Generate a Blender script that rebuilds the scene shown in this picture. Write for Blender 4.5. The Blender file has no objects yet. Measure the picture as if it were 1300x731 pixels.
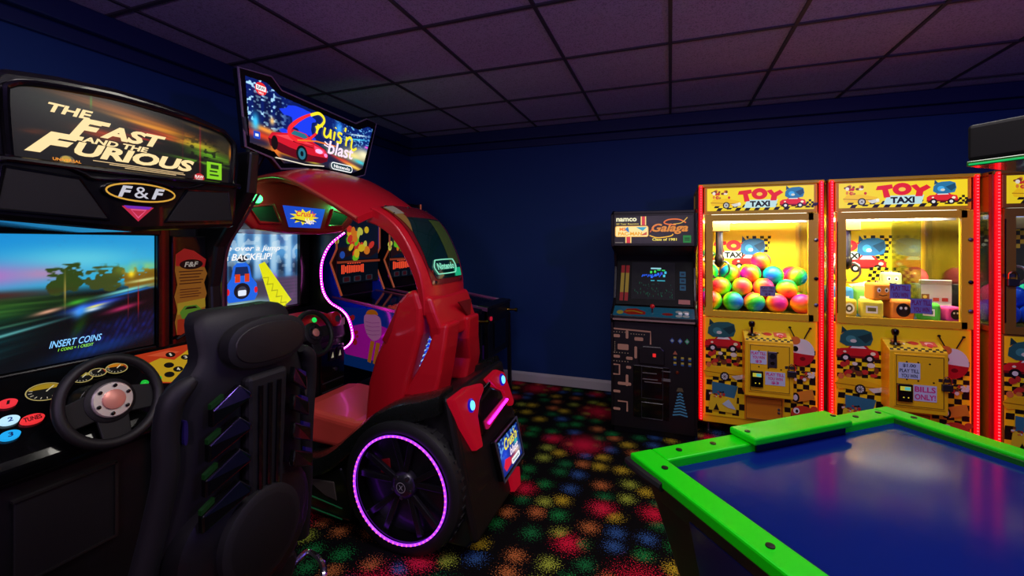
import bpy, math, random
import numpy as np
from mathutils import Vector, Matrix

# ---------------------------------------------------------------- camera, world, lights
scene = bpy.context.scene
COL = scene.collection
cam_data = bpy.data.cameras.new('camera')
cam_data.sensor_width = 36.0
cam_data.lens = 555.0 / 1300.0 * 36.0
cam_data.shift_y = -57.5 / 1300.0
cam_data.clip_start = 0.02
cam = bpy.data.objects.new('camera', cam_data)
cam.location = (0, 0, 1.5)
cam.rotation_euler = (math.radians(90), 0, math.radians(19.908))
COL.objects.link(cam)
scene.camera = cam
scene.view_settings.view_transform = 'Standard'
scene.view_settings.look = 'None'
scene.view_settings.exposure = 0.0
scene.view_settings.gamma = 1.0
scene.view_settings.use_curve_mapping = False

world = bpy.data.worlds.new('dark_room')
world.use_nodes = True
world.node_tree.nodes['Background'].inputs[0].default_value = (0.35, 0.35, 0.6, 1)
world.node_tree.nodes['Background'].inputs[1].default_value = 0.006
scene.world = world


def area(name, loc, rot, sx, sy, power, color):
    l = bpy.data.lights.new(name, 'AREA')
    l.shape = 'RECTANGLE'; l.size = sx; l.size_y = sy
    l.energy = power; l.color = color
    o = bpy.data.objects.new(name, l); o.location = loc
    o.rotation_euler = [math.radians(a) for a in rot]
    COL.objects.link(o); return o


def point(name, loc, power, color, r=0.05):
    l = bpy.data.lights.new(name, 'POINT'); l.energy = power; l.color = color; l.shadow_soft_size = r
    o = bpy.data.objects.new(name, l); o.location = loc; COL.objects.link(o); return o


# ceiling troffers of the room (above and behind the camera, pointing down), then one added fill
area('troffer_lamp', (-0.1, 1.0, 2.70), (0, 0, 0), 1.2, 0.5, 25, (1.0, 0.90, 0.92))
area('troffer_lamp_rear', (-0.9, -0.6, 2.70), (0, 0, 0), 1.2, 0.5, 9, (1.0, 0.85, 0.95))
area('claw_row_fill', (1.15, 2.25, 2.70), (0, 0, 0), 1.0, 0.4, 13, (1.0, 0.95, 0.85))  # unseen fill added to brighten the claw machine fronts
# violet black-light bulb hanging under the ceiling right of the camera
point('black_light_bulb', (2.0, 0.5, 2.15), 44.0, (0.34, 0.18, 1.0), 0.08)
point('violet_fill', (-0.3, -0.9, 1.75), 46.0, (0.80, 0.56, 1.0), 0.15)  # unseen fill added behind the camera for flat violet front light

# ---------------------------------------------------------------- materials
def lin(v):
    v = v / 255.0
    return v / 12.92 if v <= 0.04045 else ((v + 0.055) / 1.055) ** 2.4


def C(c):
    return tuple(lin(x) for x in c)


_M = {}


def mat(col, rough=0.5, metal=0.0, glow=0.0, coat=0.0, spec=0.5, bump=0.0, bscale=200.0, alpha=1.0):
    """principled material, col in sRGB 0-255, glow = strength of light it gives off"""
    key = (tuple(col), rough, metal, glow, coat, spec, bump, bscale, alpha)
    if key in _M: return _M[key]
    m = bpy.data.materials.new('mat_%02x%02x%02x' % tuple(int(max(0, min(255, x))) for x in col))
    m.use_nodes = True
    nt = m.node_tree; b = nt.nodes['Principled BSDF']
    c = C(col) + (1,)
    b.inputs['Roughness'].default_value = rough
    b.inputs['Metallic'].default_value = metal
    b.inputs['Coat Weight'].default_value = coat
    b.inputs['Specular IOR Level'].default_value = spec
    b.inputs['Alpha'].default_value = alpha
    if glow > 0:
        b.inputs['Base Color'].default_value = tuple(x * 0.15 for x in c[:3]) + (1,)
        b.inputs['Emission Color'].default_value = c
        b.inputs['Emission Strength'].default_value = glow
    else:
        b.inputs['Base Color'].default_value = c
    # every surface gets a fine procedural unevenness
    tc = nt.nodes.new('ShaderNodeTexCoord'); nz = nt.nodes.new('ShaderNodeTexNoise')
    nz.inputs['Scale'].default_value = bscale if bump else 35.0
    nt.links.new(tc.outputs['Object'], nz.inputs['Vector'])
    if bump:
        bp = nt.nodes.new('ShaderNodeBump'); bp.inputs['Strength'].default_value = bump
        bp.inputs['Distance'].default_value = 0.002
        nt.links.new(nz.outputs['Fac'], bp.inputs['Height']); nt.links.new(bp.outputs['Normal'], b.inputs['Normal'])
    else:
        mr = nt.nodes.new('ShaderNodeMapRange')
        mr.inputs['To Min'].default_value = max(0.0, rough - 0.05); mr.inputs['To Max'].default_value = min(1.0, rough + 0.05)
        nt.links.new(nz.outputs['Fac'], mr.inputs['Value']); nt.links.new(mr.outputs['Result'], b.inputs['Roughness'])
    _M[key] = m
    return m


def glass_mat(name, tint=(255, 255, 255), refl=0.06):
    if name in _M: return _M[name]
    m = bpy.data.materials.new(name); m.use_nodes = True
    nt = m.node_tree; nt.nodes.clear()
    out = nt.nodes.new('ShaderNodeOutputMaterial'); mix = nt.nodes.new('ShaderNodeMixShader')
    tr = nt.nodes.new('ShaderNodeBsdfTransparent'); gl = nt.nodes.new('ShaderNodeBsdfGlossy')
    tr.inputs[0].default_value = C(tint) + (1,); gl.inputs['Roughness'].default_value = 0.02
    fr = nt.nodes.new('ShaderNodeFresnel'); fr.inputs[0].default_value = 1.3
    mu = nt.nodes.new('ShaderNodeMath'); mu.operation = 'MULTIPLY'; mu.inputs[1].default_value = 0.7
    nt.links.new(fr.outputs[0], mu.inputs[0]); nt.links.new(mu.outputs[0], mix.inputs[0])
    nt.links.new(tr.outputs[0], mix.inputs[1]); nt.links.new(gl.outputs[0], mix.inputs[2])
    nt.links.new(mix.outputs[0], out.inputs[0]); _M[name] = m
    return m


def vcol_mat(glow):
    key = ('vcol', glow)
    if key in _M: return _M[key]
    m = bpy.data.materials.new('printed_picture_%d' % int(glow * 100)); m.use_nodes = True
    nt = m.node_tree; b = nt.nodes['Principled BSDF']
    at = nt.nodes.new('ShaderNodeVertexColor'); at.layer_name = 'picture'
    if glow > 0:
        b.inputs['Base Color'].default_value = (0.005, 0.005, 0.006, 1)
        nt.links.new(at.outputs[0], b.inputs['Emission Color']); b.inputs['Emission Strength'].default_value = glow
    else:
        nt.links.new(at.outputs[0], b.inputs['Base Color'])
    b.inputs['Roughness'].default_value = 0.25
    _M[key] = m
    return m


# ---------------------------------------------------------------- objects
def thing(name, label, cat, loc=(0, 0, 0), rz=0.0, group=None):
    o = bpy.data.objects.new(name, None); COL.objects.link(o)
    o.empty_display_size = 0.1
    o.location = loc; o.rotation_euler = (0, 0, rz)
    return tag(o, label, cat, group)


def tag(o, label, cat, group=None, kind=None):
    if label: o['label'] = label
    if cat: o['category'] = cat
    if group: o['group'] = group
    if kind: o['kind'] = kind
    return o


def struct(o):
    o['kind'] = 'structure'; return o


def wloc(p):
    v = Vector((0, 0, 0))
    while p is not None:
        v += p.location; p = p.parent
    return v


class MB:
    """collects shapes (in world metres) and links them as one mesh object"""
    def __init__(s):
        s.v = []; s.f = []; s.m = []; s.mi = 0

    def add(s, vs, fs):
        o = len(s.v); s.v.extend([tuple(p) for p in vs])
        s.f.extend([tuple(i + o for i in f) for f in fs]); s.m.extend([s.mi] * len(fs)); return s

    def box(s, x0, y0, z0, x1, y1, z1):
        x0, x1 = min(x0, x1), max(x0, x1); y0, y1 = min(y0, y1), max(y0, y1); z0, z1 = min(z0, z1), max(z0, z1)
        return s.add([(x0, y0, z0), (x1, y0, z0), (x1, y1, z0), (x0, y1, z0), (x0, y0, z1), (x1, y0, z1), (x1, y1, z1), (x0, y1, z1)],
                     [(0, 3, 2, 1), (4, 5, 6, 7), (0, 1, 5, 4), (1, 2, 6, 5), (2, 3, 7, 6), (3, 0, 4, 7)])

    def prism(s, pts, vec):
        """closed outline of 3d points swept along vec"""
        n = len(pts); P = [Vector(p) for p in pts]; V = Vector(vec)
        nrm = Vector((0, 0, 0))
        for i in range(n): nrm += (P[i] - P[0]).cross(P[(i + 1) % n] - P[0])
        if nrm.dot(V) > 0: P = P[::-1]
        vs = P + [p + V for p in P]
        return s.add(vs, [tuple(range(n)), tuple(range(2 * n - 1, n - 1, -1))] + [(i, i + n, (i + 1) % n + n, (i + 1) % n) for i in range(n)])

    def loft(s, rings, cap=True, closed=True):
        n = len(rings[0]); vs = [p for r in rings for p in r]; fs = []
        for i in range(len(rings) - 1):
            for j in range(n if closed else n - 1):
                k = (j + 1) % n
                fs.append((i * n + j, i * n + k, (i + 1) * n + k, (i + 1) * n + j))
        if cap and closed:
            fs.append(tuple(range(n - 1, -1, -1))); b = (len(rings) - 1) * n; fs.append(tuple(range(b, b + n)))
        return s.add(vs, fs)

    def tube(s, path, r, n=8, closed=False):
        P = [Vector(p) for p in path]; m = len(P); rings = []
        rad = r if isinstance(r, (list, tuple)) else [r] * m
        up = None
        for i in range(m):
            a = P[(i - 1) % m] if (closed or i > 0) else P[i]
            b = P[(i + 1) % m] if (closed or i < m - 1) else P[i]
            t = (b - a).normalized()
            if up is None:
                up = t.orthogonal().normalized()
            up = (up - t * up.dot(t)); up = up.normalized() if up.length > 1e-6 else t.orthogonal().normalized()
            w = t.cross(up)
            rings.append([P[i] + (up * math.cos(q) + w * math.sin(q)) * rad[i] for q in [2 * math.pi * k / n for k in range(n)]])
        if closed: rings.append(rings[0])
        return s.loft(rings, cap=not closed)

    def lathe(s, prof, o, axis=(0, 0, 1), n=24, a0=0.0, cap=True):
        A = Vector(axis).normalized(); U = A.orthogonal().normalized(); W = A.cross(U); O = Vector(o)
        rings = [[O + A * h + (U * math.cos(a0 + 2 * math.pi * k / n) + W * math.sin(a0 + 2 * math.pi * k / n)) * max(r, 1e-5) for k in range(n)] for r, h in prof]
        return s.loft(rings, cap=cap)

    def sphere(s, o, r, n=16, m=10, sc=(1, 1, 1)):
        O = Vector(o); rings = []
        for i in range(m + 1):
            a = -math.pi / 2 + math.pi * i / m
            rr = max(math.cos(a), 1e-4)
            rings.append([O + Vector((math.cos(q) * rr * r * sc[0], math.sin(q) * rr * r * sc[1], math.sin(a) * r * sc[2])) for q in [2 * math.pi * k / n for k in range(n)]])
        return s.loft(rings)

    def build(s, name, mats, parent=None, smooth=False, bevel=0.0, seg=2, local=False):
        me = bpy.data.meshes.new(name)
        off = wloc(parent) if (parent is not None and not local) else Vector((0, 0, 0))
        me.from_pydata([(p[0] - off.x, p[1] - off.y, p[2] - off.z) for p in s.v], [], s.f)
        if not isinstance(mats, (list, tuple)): mats = [mats]
        for m in mats: me.materials.append(m)
        for p, i in zip(me.polygons, s.m): p.material_index = min(i, len(mats) - 1)
        if smooth:
            me.shade_smooth(); me.set_sharp_from_angle(angle=0.7)
        me.validate()
        o = bpy.data.objects.new(name, me); COL.objects.link(o)
        if parent is not None: o.parent = parent
        if bevel > 0:
            b = o.modifiers.new('bevel', 'BEVEL'); b.width = bevel; b.segments = seg; b.limit_method = 'ANGLE'; b.angle_limit = 0.6
            b.harden_normals = False
        return o


def box(name, x0, y0, z0, x1, y1, z1, m, parent=None, bevel=0.004, local=False):
    return MB().box(x0, y0, z0, x1, y1, z1).build(name, m, parent, bevel=bevel, local=local)


# ---------------------------------------------------------------- text outlines
_T = {}


def text_geo(s, shear=0.0, bold=0.0):
    key = (s, shear, bold)
    if key in _T: return _T[key]
    cu = bpy.data.curves.new('t', 'FONT'); cu.body = s; cu.size = 1.0; cu.shear = shear; cu.offset = bold
    cu.resolution_u = 3; cu.fill_mode = 'FRONT'
    ob = bpy.data.objects.new('t', cu)
    me = ob.to_mesh()
    vs = np.array([v.co[:2] for v in me.vertices]) if len(me.vertices) else np.zeros((1, 2))
    fs = [tuple(p.vertices) for p in me.polygons]
    nz = [p.normal.z for p in me.polygons]
    fs = [f if z > 0 else f[::-1] for f, z in zip(fs, nz)]
    ob.to_mesh_clear(); bpy.data.objects.remove(ob); bpy.data.curves.remove(cu)
    lo = vs.min(0); hi = vs.max(0)
    vs = (vs - lo) / np.maximum(hi - lo, 1e-6)
    _T[key] = (vs, fs)
    return _T[key]


class Art:
    """flat print on a plane: origin O, right U, up V, out N; every piece lies a hair above the one before"""
    def __init__(s, O, U=(1, 0, 0), V=(0, 0, 1), N=(0, -1, 0), glow=0.0, rough=0.35, lift=0.0004, step=0.00025):
        s.O, s.U, s.V, s.N = Vector(O), Vector(U), Vector(V), Vector(N)
        s.glow = glow; s.rough = rough; s.h = lift; s.step = step
        s.mb = MB(); s.mats = []; s.keys = {}

    def _mi(s, col, glow=None):
        g = s.glow if glow is None else glow
        k = (tuple(col), g)
        if k not in s.keys:
            s.keys[k] = len(s.mats); s.mats.append(mat(col, s.rough, glow=g))
        s.mb.mi = s.keys[k]

    def P(s, x, y):
        return s.O + s.U * x + s.V * y + s.N * s.h

    def poly(s, pts, col, glow=None, up=True):
        if up: s.h += s.step
        s._mi(col, glow)
        a = sum(pts[i][0] * pts[(i + 1) % len(pts)][1] - pts[(i + 1) % len(pts)][0] * pts[i][1] for i in range(len(pts)))
        if a < 0: pts = pts[::-1]
        s.mb.add([s.P(*p) for p in pts], [tuple(range(len(pts)))]); return s

    def rect(s, x0, y0, x1, y1, col, glow=None, up=True):
        return s.poly([(x0, y0), (x1, y0), (x1, y1), (x0, y1)], col, glow, up)

    def rrect(s, x0, y0, x1, y1, r, col, glow=None, n=5):
        pts = []
        for cx, cy, a in ((x1 - r, y0 + r, -90), (x1 - r, y1 - r, 0), (x0 + r, y1 - r, 90), (x0 + r, y0 + r, 180)):
            for k in range(n + 1):
                q = math.radians(a + 90 * k / n); pts.append((cx + r * math.cos(q), cy + r * math.sin(q)))
        return s.poly(pts, col, glow)

    def ell(s, cx, cy, rx, ry, col, glow=None, rot=0.0, n=20, a0=0, a1=360, up=True):
        c, d = math.cos(math.radians(rot)), math.sin(math.radians(rot)); pts = []
        full = abs(a1 - a0) >= 360
        for k in range(n if full else n + 1):
            q = math.radians(a0 + (a1 - a0) * k / n); x, y = rx * math.cos(q), ry * math.sin(q)
            pts.append((cx + c * x - d * y, cy + d * x + c * y))
        return s.poly(pts, col, glow, up)

    def line(s, pts, w, col, glow=None, closed=False):
        s.h += s.step; s._mi(col, glow)
        n = len(pts); L = []; R = []
        ww = w if isinstance(w, (list, tuple)) else [w] * n
        for i in range(n):
            a = pts[(i - 1) % n] if (closed or i > 0) else pts[i]; b = pts[(i + 1) % n] if (closed or i < n - 1) else pts[i]
            dx, dy = b[0] - a[0], b[1] - a[1]; l = math.hypot(dx, dy) or 1
            nx, ny = -dy / l * ww[i] / 2, dx / l * ww[i] / 2
            L.append((pts[i][0] + nx, pts[i][1] + ny)); R.append((pts[i][0] - nx, pts[i][1] - ny))
        vs = [s.P(*p) for p in R] + [s.P(*p) for p in L]
        fs = [(i, (i + 1) % n, (i + 1) % n + n, i + n) for i in range(n if closed else n - 1)]
        s.mb.add(vs, fs); return s

    def ring(s, cx, cy, rx, ry, w, col, glow=None, n=28):
        return s.line([(cx + rx * math.cos(2 * math.pi * k / n), cy + ry * math.sin(2 * math.pi * k / n)) for k in range(n)], w, col, glow, True)

    def text(s, t, x0, y0, x1, y1, col, glow=None, shear=0.0, bold=0.0, quad=None):
        s.h += s.step; s._mi(col, glow)
        vs, fs = text_geo(t, shear, bold)
        if quad is None: quad = [(x0, y0), (x1, y0), (x1, y1), (x0, y1)]
        q = np.array(quad, float); u = vs[:, :1]; v = vs[:, 1:]
        p = (1 - u) * (1 - v) * q[0] + u * (1 - v) * q[1] + u * v * q[2] + (1 - u) * v * q[3]
        s.mb.add([s.P(a, b) for a, b in p], fs); return s

    def checker(s, x0, y0, x1, y1, nx, ny, c1, c2=None, skew=0.0, glow=None):
        if c2 is not None: s.poly([(x0, y0), (x1, y0), (x1 + skew, y1), (x0 + skew, y1)], c2, glow)
        s.h += s.step; s._mi(c1, glow)
        for i in range(nx):
            for j in range(ny):
                if (i + j) % 2: continue
                def q(a, b): return s.P(x0 + (x1 - x0) * a / nx + skew * b / ny, y0 + (y1 - y0) * b / ny)
                s.mb.add([q(i, j), q(i + 1, j), q(i + 1, j + 1), q(i, j + 1)], [(0, 1, 2, 3)])
        return s

    def build(s, name, parent=None, local=False):
        return s.mb.build(name, s.mats, parent, local=local)


# ---------------------------------------------------------------- pictures on screens (colour per vertex, computed)
def vnoise(x, y, seed=0):
    def h(i, j):
        n = np.sin(i * 127.1 + j * 311.7 + seed * 74.7) * 43758.5453
        return n - np.floor(n)
    xi, yi = np.floor(x), np.floor(y); fx, fy = x - xi, y - yi
    fx = fx * fx * (3 - 2 * fx); fy = fy * fy * (3 - 2 * fy)
    return (h(xi, yi) * (1 - fx) + h(xi + 1, yi) * fx) * (1 - fy) + (h(xi, yi + 1) * (1 - fx) + h(xi + 1, yi + 1) * fx) * fy


class Paint:
    def __init__(s, nx, ny):
        s.nx, s.ny = nx, ny
        s.u, s.v = np.meshgrid(np.linspace(0, 1, nx), np.linspace(0, 1, ny))
        s.c = np.zeros((ny, nx, 3))

    def fill(s, mask, col):
        m = np.clip(mask, 0, 1)[..., None]; s.c = s.c * (1 - m) + np.array(col, float) * m; return s

    def glow(s, mask, col):
        s.c = s.c + np.clip(mask, 0, 1)[..., None] * np.array(col, float); return s

    def g(s, cu, cv, ru, rv, rot=0.0, p=2):
        c, d = math.cos(math.radians(rot)), math.sin(math.radians(rot))
        x, y = s.u - cu, s.v - cv; a, b = (c * x + d * y) / ru, (-d * x + c * y) / rv
        return np.exp(-(np.abs(a) ** p + np.abs(b) ** p))

    def st(s, a, b, x):
        t = np.clip((x - a) / (b - a), 0, 1); return t * t * (3 - 2 * t)


def inside(poly, x, y):
    r = False; n = len(poly); j = n - 1
    for i in range(n):
        xi, yi = poly[i]; xj, yj = poly[j]
        if (yi > y) != (yj > y) and x < (xj - xi) * (y - yi) / (yj - yi) + xi: r = not r
        j = i
    return r


def picture(name, paint, O, U, V, N, x0, y0, x1, y1, glow, parent=None, clip=None, lift=0.0005):
    O, U, V, N = Vector(O), Vector(U), Vector(V), Vector(N)
    nx, ny = paint.nx, paint.ny
    off = wloc(parent) if parent is not None else Vector((0, 0, 0))
    vs = []
    for j in range(ny):
        for i in range(nx):
            p = O + U * (x0 + (x1 - x0) * i / (nx - 1)) + V * (y0 + (y1 - y0) * j / (ny - 1)) + N * lift - off
            vs.append(tuple(p))
    fs = []
    for j in range(ny - 1):
        for i in range(nx - 1):
            if clip is not None and not inside(clip, x0 + (x1 - x0) * (i + .5) / (nx - 1), y0 + (y1 - y0) * (j + .5) / (ny - 1)): continue
            a = j * nx + i; fs.append((a, a + 1, a + nx + 1, a + nx))
    me = bpy.data.meshes.new(name); me.from_pydata(vs, [], fs)
    ca = me.color_attributes.new('picture', 'FLOAT_COLOR', 'POINT')
    c = np.clip(paint.c / 255.0, 0, 1); c = np.where(c <= 0.04045, c / 12.92, ((c + 0.055) / 1.055) ** 2.4)
    rgba = np.ones((ny * nx, 4), np.float32); rgba[:, :3] = c.reshape(-1, 3)
    ca.data.foreach_set('color', rgba.ravel())
    me.materials.append(vcol_mat(glow))
    o = bpy.data.objects.new(name, me); COL.objects.link(o)
    if parent is not None: o.parent = parent
    return o


def smooth_path(pts, n=6, closed=False):
    """Catmull-Rom through the points"""
    P = [np.array(p, float) for p in pts]; m = len(P); out = []
    for i in range(m if closed else m - 1):
        p0 = P[(i - 1) % m] if (closed or i > 0) else P[i]; p1 = P[i]; p2 = P[(i + 1) % m]
        p3 = P[(i + 2) % m] if (closed or i + 2 < m) else p2
        for k in range(n):
            t = k / n
            out.append(tuple(0.5 * ((2 * p1) + (-p0 + p2) * t + (2 * p0 - 5 * p1 + 4 * p2 - p3) * t * t + (-p0 + 3 * p1 - 3 * p2 + p3) * t ** 3)))
    if not closed: out.append(tuple(P[-1]))
    return out


XF = dict(U=(0, 1, 0), V=(0, 0, 1), N=(1, 0, 0))     # a plane that faces +X
YF = dict(U=(1, 0, 0), V=(0, 0, 1), N=(0, -1, 0))    # a plane that faces -Y

black = mat((7, 7, 8), 0.45, coat=0.08)
gloss_black = mat((6, 6, 7), 0.18, coat=0.4)
matt_black = mat((16, 16, 17), 0.6, bump=0.15, bscale=900, spec=0.35)
rubber = mat((15, 15, 16), 0.55)
chrome = mat((215, 215, 220), 0.15, metal=1.0)
steel = mat((130, 130, 135), 0.35, metal=1.0)
red_plastic = mat((200, 18, 34), 0.33, coat=0.25)
yellow = mat((214, 158, 22), 0.45, coat=0.1)
white_paint = mat((205, 200, 200), 0.5)
# ================================================================ the room
WX, WY, CZ = -2.93, 4.50, 2.73      # left wall, back wall, ceiling
RX, FY = 4.0, -1.6                  # right end, open end behind the camera


def carpet_material():
    m = bpy.data.materials.new('carpet'); m.use_nodes = True
    nt = m.node_tree; N = nt.nodes; L = nt.links; b = N['Principled BSDF']
    b.inputs['Roughness'].default_value = 0.95; b.inputs['Specular IOR Level'].default_value = 0.1
    tc = N.new('ShaderNodeTexCoord')
    fine = N.new('ShaderNodeTexNoise'); fine.inputs['Scale'].default_value = 150; fine.inputs['Detail'].default_value = 1
    L.new(tc.outputs['Object'], fine.inputs['Vector'])
    prev = None

    def math_(op, a, b_=None, clamp=False):
        n = N.new('ShaderNodeMath'); n.operation = op; n.use_clamp = clamp
        for k, x in enumerate((a, b_)):
            if x is None: continue
            if isinstance(x, (int, float)): n.inputs[k].default_value = x
            else: L.new(x, n.inputs[k])
        return n.outputs[0]
    base = N.new('ShaderNodeRGB'); base.outputs[0].default_value = C((9, 7, 9)) + (1,)
    prev = base.outputs[0]
    # (cells per metre, spot radius in cell units, colours, share of the cells used, offset)
    layers = [(6.6, 0.62, [(196, 170, 40), (26, 130, 60), (50, 90, 150), (190, 110, 56), (160, 176, 60), (24, 110, 56)], 0.0, (0.0, 0.0, 0)),
              (2.7, 0.33, [(220, 24, 60), (225, 30, 66)], 0.5, (1.3, 0.6, 0)), (1.75, 0.40, [(222, 24, 58), (226, 26, 64), (214, 20, 54)], 0.28, (3.3, 1.7, 0))]
    for sc, rad, cols, cut, off in layers:
        mp = N.new('ShaderNodeMapping'); mp.inputs['Location'].default_value = off; mp.inputs['Scale'].default_value = (sc, sc, 0.0)
        L.new(tc.outputs['Object'], mp.inputs['Vector'])
        vo = N.new('ShaderNodeTexVoronoi'); vo.voronoi_dimensions = '2D'; vo.inputs['Scale'].default_value = 1.0
        vo.inputs['Randomness'].default_value = 0.62 if sc > 3 else 0.55
        L.new(mp.outputs[0], vo.inputs['Vector'])
        sep = N.new('ShaderNodeSeparateColor'); L.new(vo.outputs['Color'], sep.inputs[0])
        # spot strength fades from the middle and breaks up into tufts
        d = math_('DIVIDE', vo.outputs['Distance'], rad)
        t = math_('SUBTRACT', 1.0, d, True)
        s = math_('ADD', math_('MULTIPLY', t, 0.34), math_('SUBTRACT', fine.outputs['Fac'], 0.71 if sc > 3 else 0.69))
        s = math_('MULTIPLY', s, 14.0, True)
        inside_ = math_('LESS_THAN', d, 1.0)
        use = math_('GREATER_THAN', sep.outputs['Green'], cut)
        s = math_('MULTIPLY', math_('MULTIPLY', s, inside_), use)
        cr = N.new('ShaderNodeValToRGB'); cr.color_ramp.interpolation = 'CONSTANT'
        el = cr.color_ramp.elements
        while len(el) < len(cols): el.new(0.5)
        for k, c in enumerate(cols):
            el[k].position = k / len(cols); el[k].color = C(c) + (1,)
        L.new(sep.outputs['Red'], cr.inputs[0])
        mx = N.new('ShaderNodeMix'); mx.data_type = 'RGBA'
        L.new(s, mx.inputs['Factor']); L.new(prev, mx.inputs['A']); L.new(cr.outputs[0], mx.inputs['B'])
        prev = mx.outputs['Result']
    L.new(prev, b.inputs['Base Color'])
    bp = N.new('ShaderNodeBump'); bp.inputs['Strength'].default_value = 0.4; bp.inputs['Distance'].default_value = 0.004
    L.new(fine.outputs['Fac'], bp.inputs['Height']); L.new(bp.outputs[0], b.inputs['Normal'])
    return m


def wall_material(col):
    m = mat(col, 0.75, bump=0.25, bscale=160); return m


def tile_material():
    m = bpy.data.materials.new('ceiling_tile'); m.use_nodes = True
    nt = m.node_tree; N = nt.nodes; L = nt.links; b = N['Principled BSDF']
    b.inputs['Roughness'].default_value = 0.9
    tc = N.new('ShaderNodeTexCoord'); nz = N.new('ShaderNodeTexNoise'); nz.inputs['Scale'].default_value = 130; nz.inputs['Detail'].default_value = 4
    L.new(tc.outputs['Object'], nz.inputs['Vector'])
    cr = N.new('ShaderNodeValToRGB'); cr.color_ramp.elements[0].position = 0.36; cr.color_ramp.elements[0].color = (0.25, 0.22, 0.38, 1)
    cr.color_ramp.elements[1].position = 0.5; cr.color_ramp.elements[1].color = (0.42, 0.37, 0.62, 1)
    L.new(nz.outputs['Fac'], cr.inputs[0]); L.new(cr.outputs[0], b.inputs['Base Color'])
    bp = N.new('ShaderNodeBump'); bp.inputs['Strength'].default_value = 0.5; bp.inputs['Distance'].default_value = 0.004
    L.new(nz.outputs['Fac'], bp.inputs['Height']); L.new(bp.outputs[0], b.inputs['Normal'])
    return m


navy = wall_material((0, 50, 112))
navy_trim = mat((2, 26, 80), 0.6)
struct(MB().box(WX - .2, FY, -0.1, RX, WY + .2, 0).build('floor', carpet_material()))
struct(MB().box(WX - 0.1, FY, 0, WX, WY + .1, CZ + .1).build('wall_left', navy))
struct(MB().box(WX, WY, 0, RX + .1, WY + 0.1, CZ + .1).build('wall_back', navy))
struct(MB().box(RX, FY, 0, RX + 0.1, WY, CZ + .1).build('wall_right', navy))
# stepped soffit round the top of the walls
for k, (prof, a, b_) in enumerate([('b', WX, RX), ('l', FY, WY)]):
    mb = MB()
    if prof == 'b':
        mb.box(WX, WY - 0.07, CZ - 0.12, RX, WY, CZ); mb.box(WX, WY - 0.03, CZ - 0.20, RX, WY, CZ - 0.12)
    else:
        mb.box(WX, FY, CZ - 0.12, WX + 0.07, WY - .07, CZ); mb.box(WX, FY, CZ - 0.20, WX + 0.03, WY - .03, CZ - 0.12)
    struct(mb.build('trim_%d' % (k + 1), navy_trim, bevel=0.01))
bb = [(0, 0), (-0.016, 0), (-0.016, 0.08), (-0.010, 0.10), (0, 0.105)]
struct(MB().prism([(WX, WY + a, z) for a, z in bb], (RX - WX, 0, 0)).build('baseboard_back', white_paint))
struct(MB().prism([(WX - a, FY, z) for a, z in bb], (0, WY - FY, 0)).build('baseboard_left', white_paint))

# suspended ceiling: slab, T-bars and single tiles
ceil = struct(MB().box(WX - .1, FY, CZ + 0.03, RX + .1, WY + .1, CZ + 0.1).build('ceiling', mat((60, 58, 62), 0.9)))
SX, SY = 0.667, 0.690
xs = [k * SX for k in range(-5, 8)]
ys = [2.865 + k * SY for k in range(-7, 4)]
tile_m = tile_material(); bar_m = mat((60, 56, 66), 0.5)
bar_x = MB().box(-0.012, FY, CZ - 0.003, 0.012, WY, CZ + 0.03)
me_t = None
def clampx(x): return max(WX, min(RX, x))
def clampy(y): return max(FY, min(WY, y))
shared = {}
for x in xs:
    if WX < x < RX: MB().box(x - 0.010, FY, CZ - 0.004, x + 0.010, WY, CZ + 0.03).build('grid_bar', bar_m, ceil)
for y in ys:
    if FY < y < WY: MB().box(WX, y - 0.010, CZ - 0.005, RX, y + 0.010, CZ + 0.03).build('grid_bar', bar_m, ceil)
for i in range(-5, 7):
    for j in range(-7, 4):
        x0, x1 = clampx(i * SX) , clampx((i + 1) * SX); y0, y1 = clampy(2.865 + j * SY), clampy(2.865 + (j + 1) * SY)
        if x1 - x0 < 0.03 or y1 - y0 < 0.03: continue
        key = (round(x1 - x0, 3), round(y1 - y0, 3))
        if key not in shared:
            w, h = (x1 - x0) / 2 - 0.0105, (y1 - y0) / 2 - 0.0105
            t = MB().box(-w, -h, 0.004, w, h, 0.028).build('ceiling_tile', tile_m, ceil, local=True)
            shared[key] = t.data
        else:
            t = bpy.data.objects.new('ceiling_tile', shared[key]); COL.objects.link(t); t.parent = ceil
        t.location = ((x0 + x1) / 2, (y0 + y1) / 2, CZ + random.Random(i * 31 + j).uniform(0, 0.002))
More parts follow.
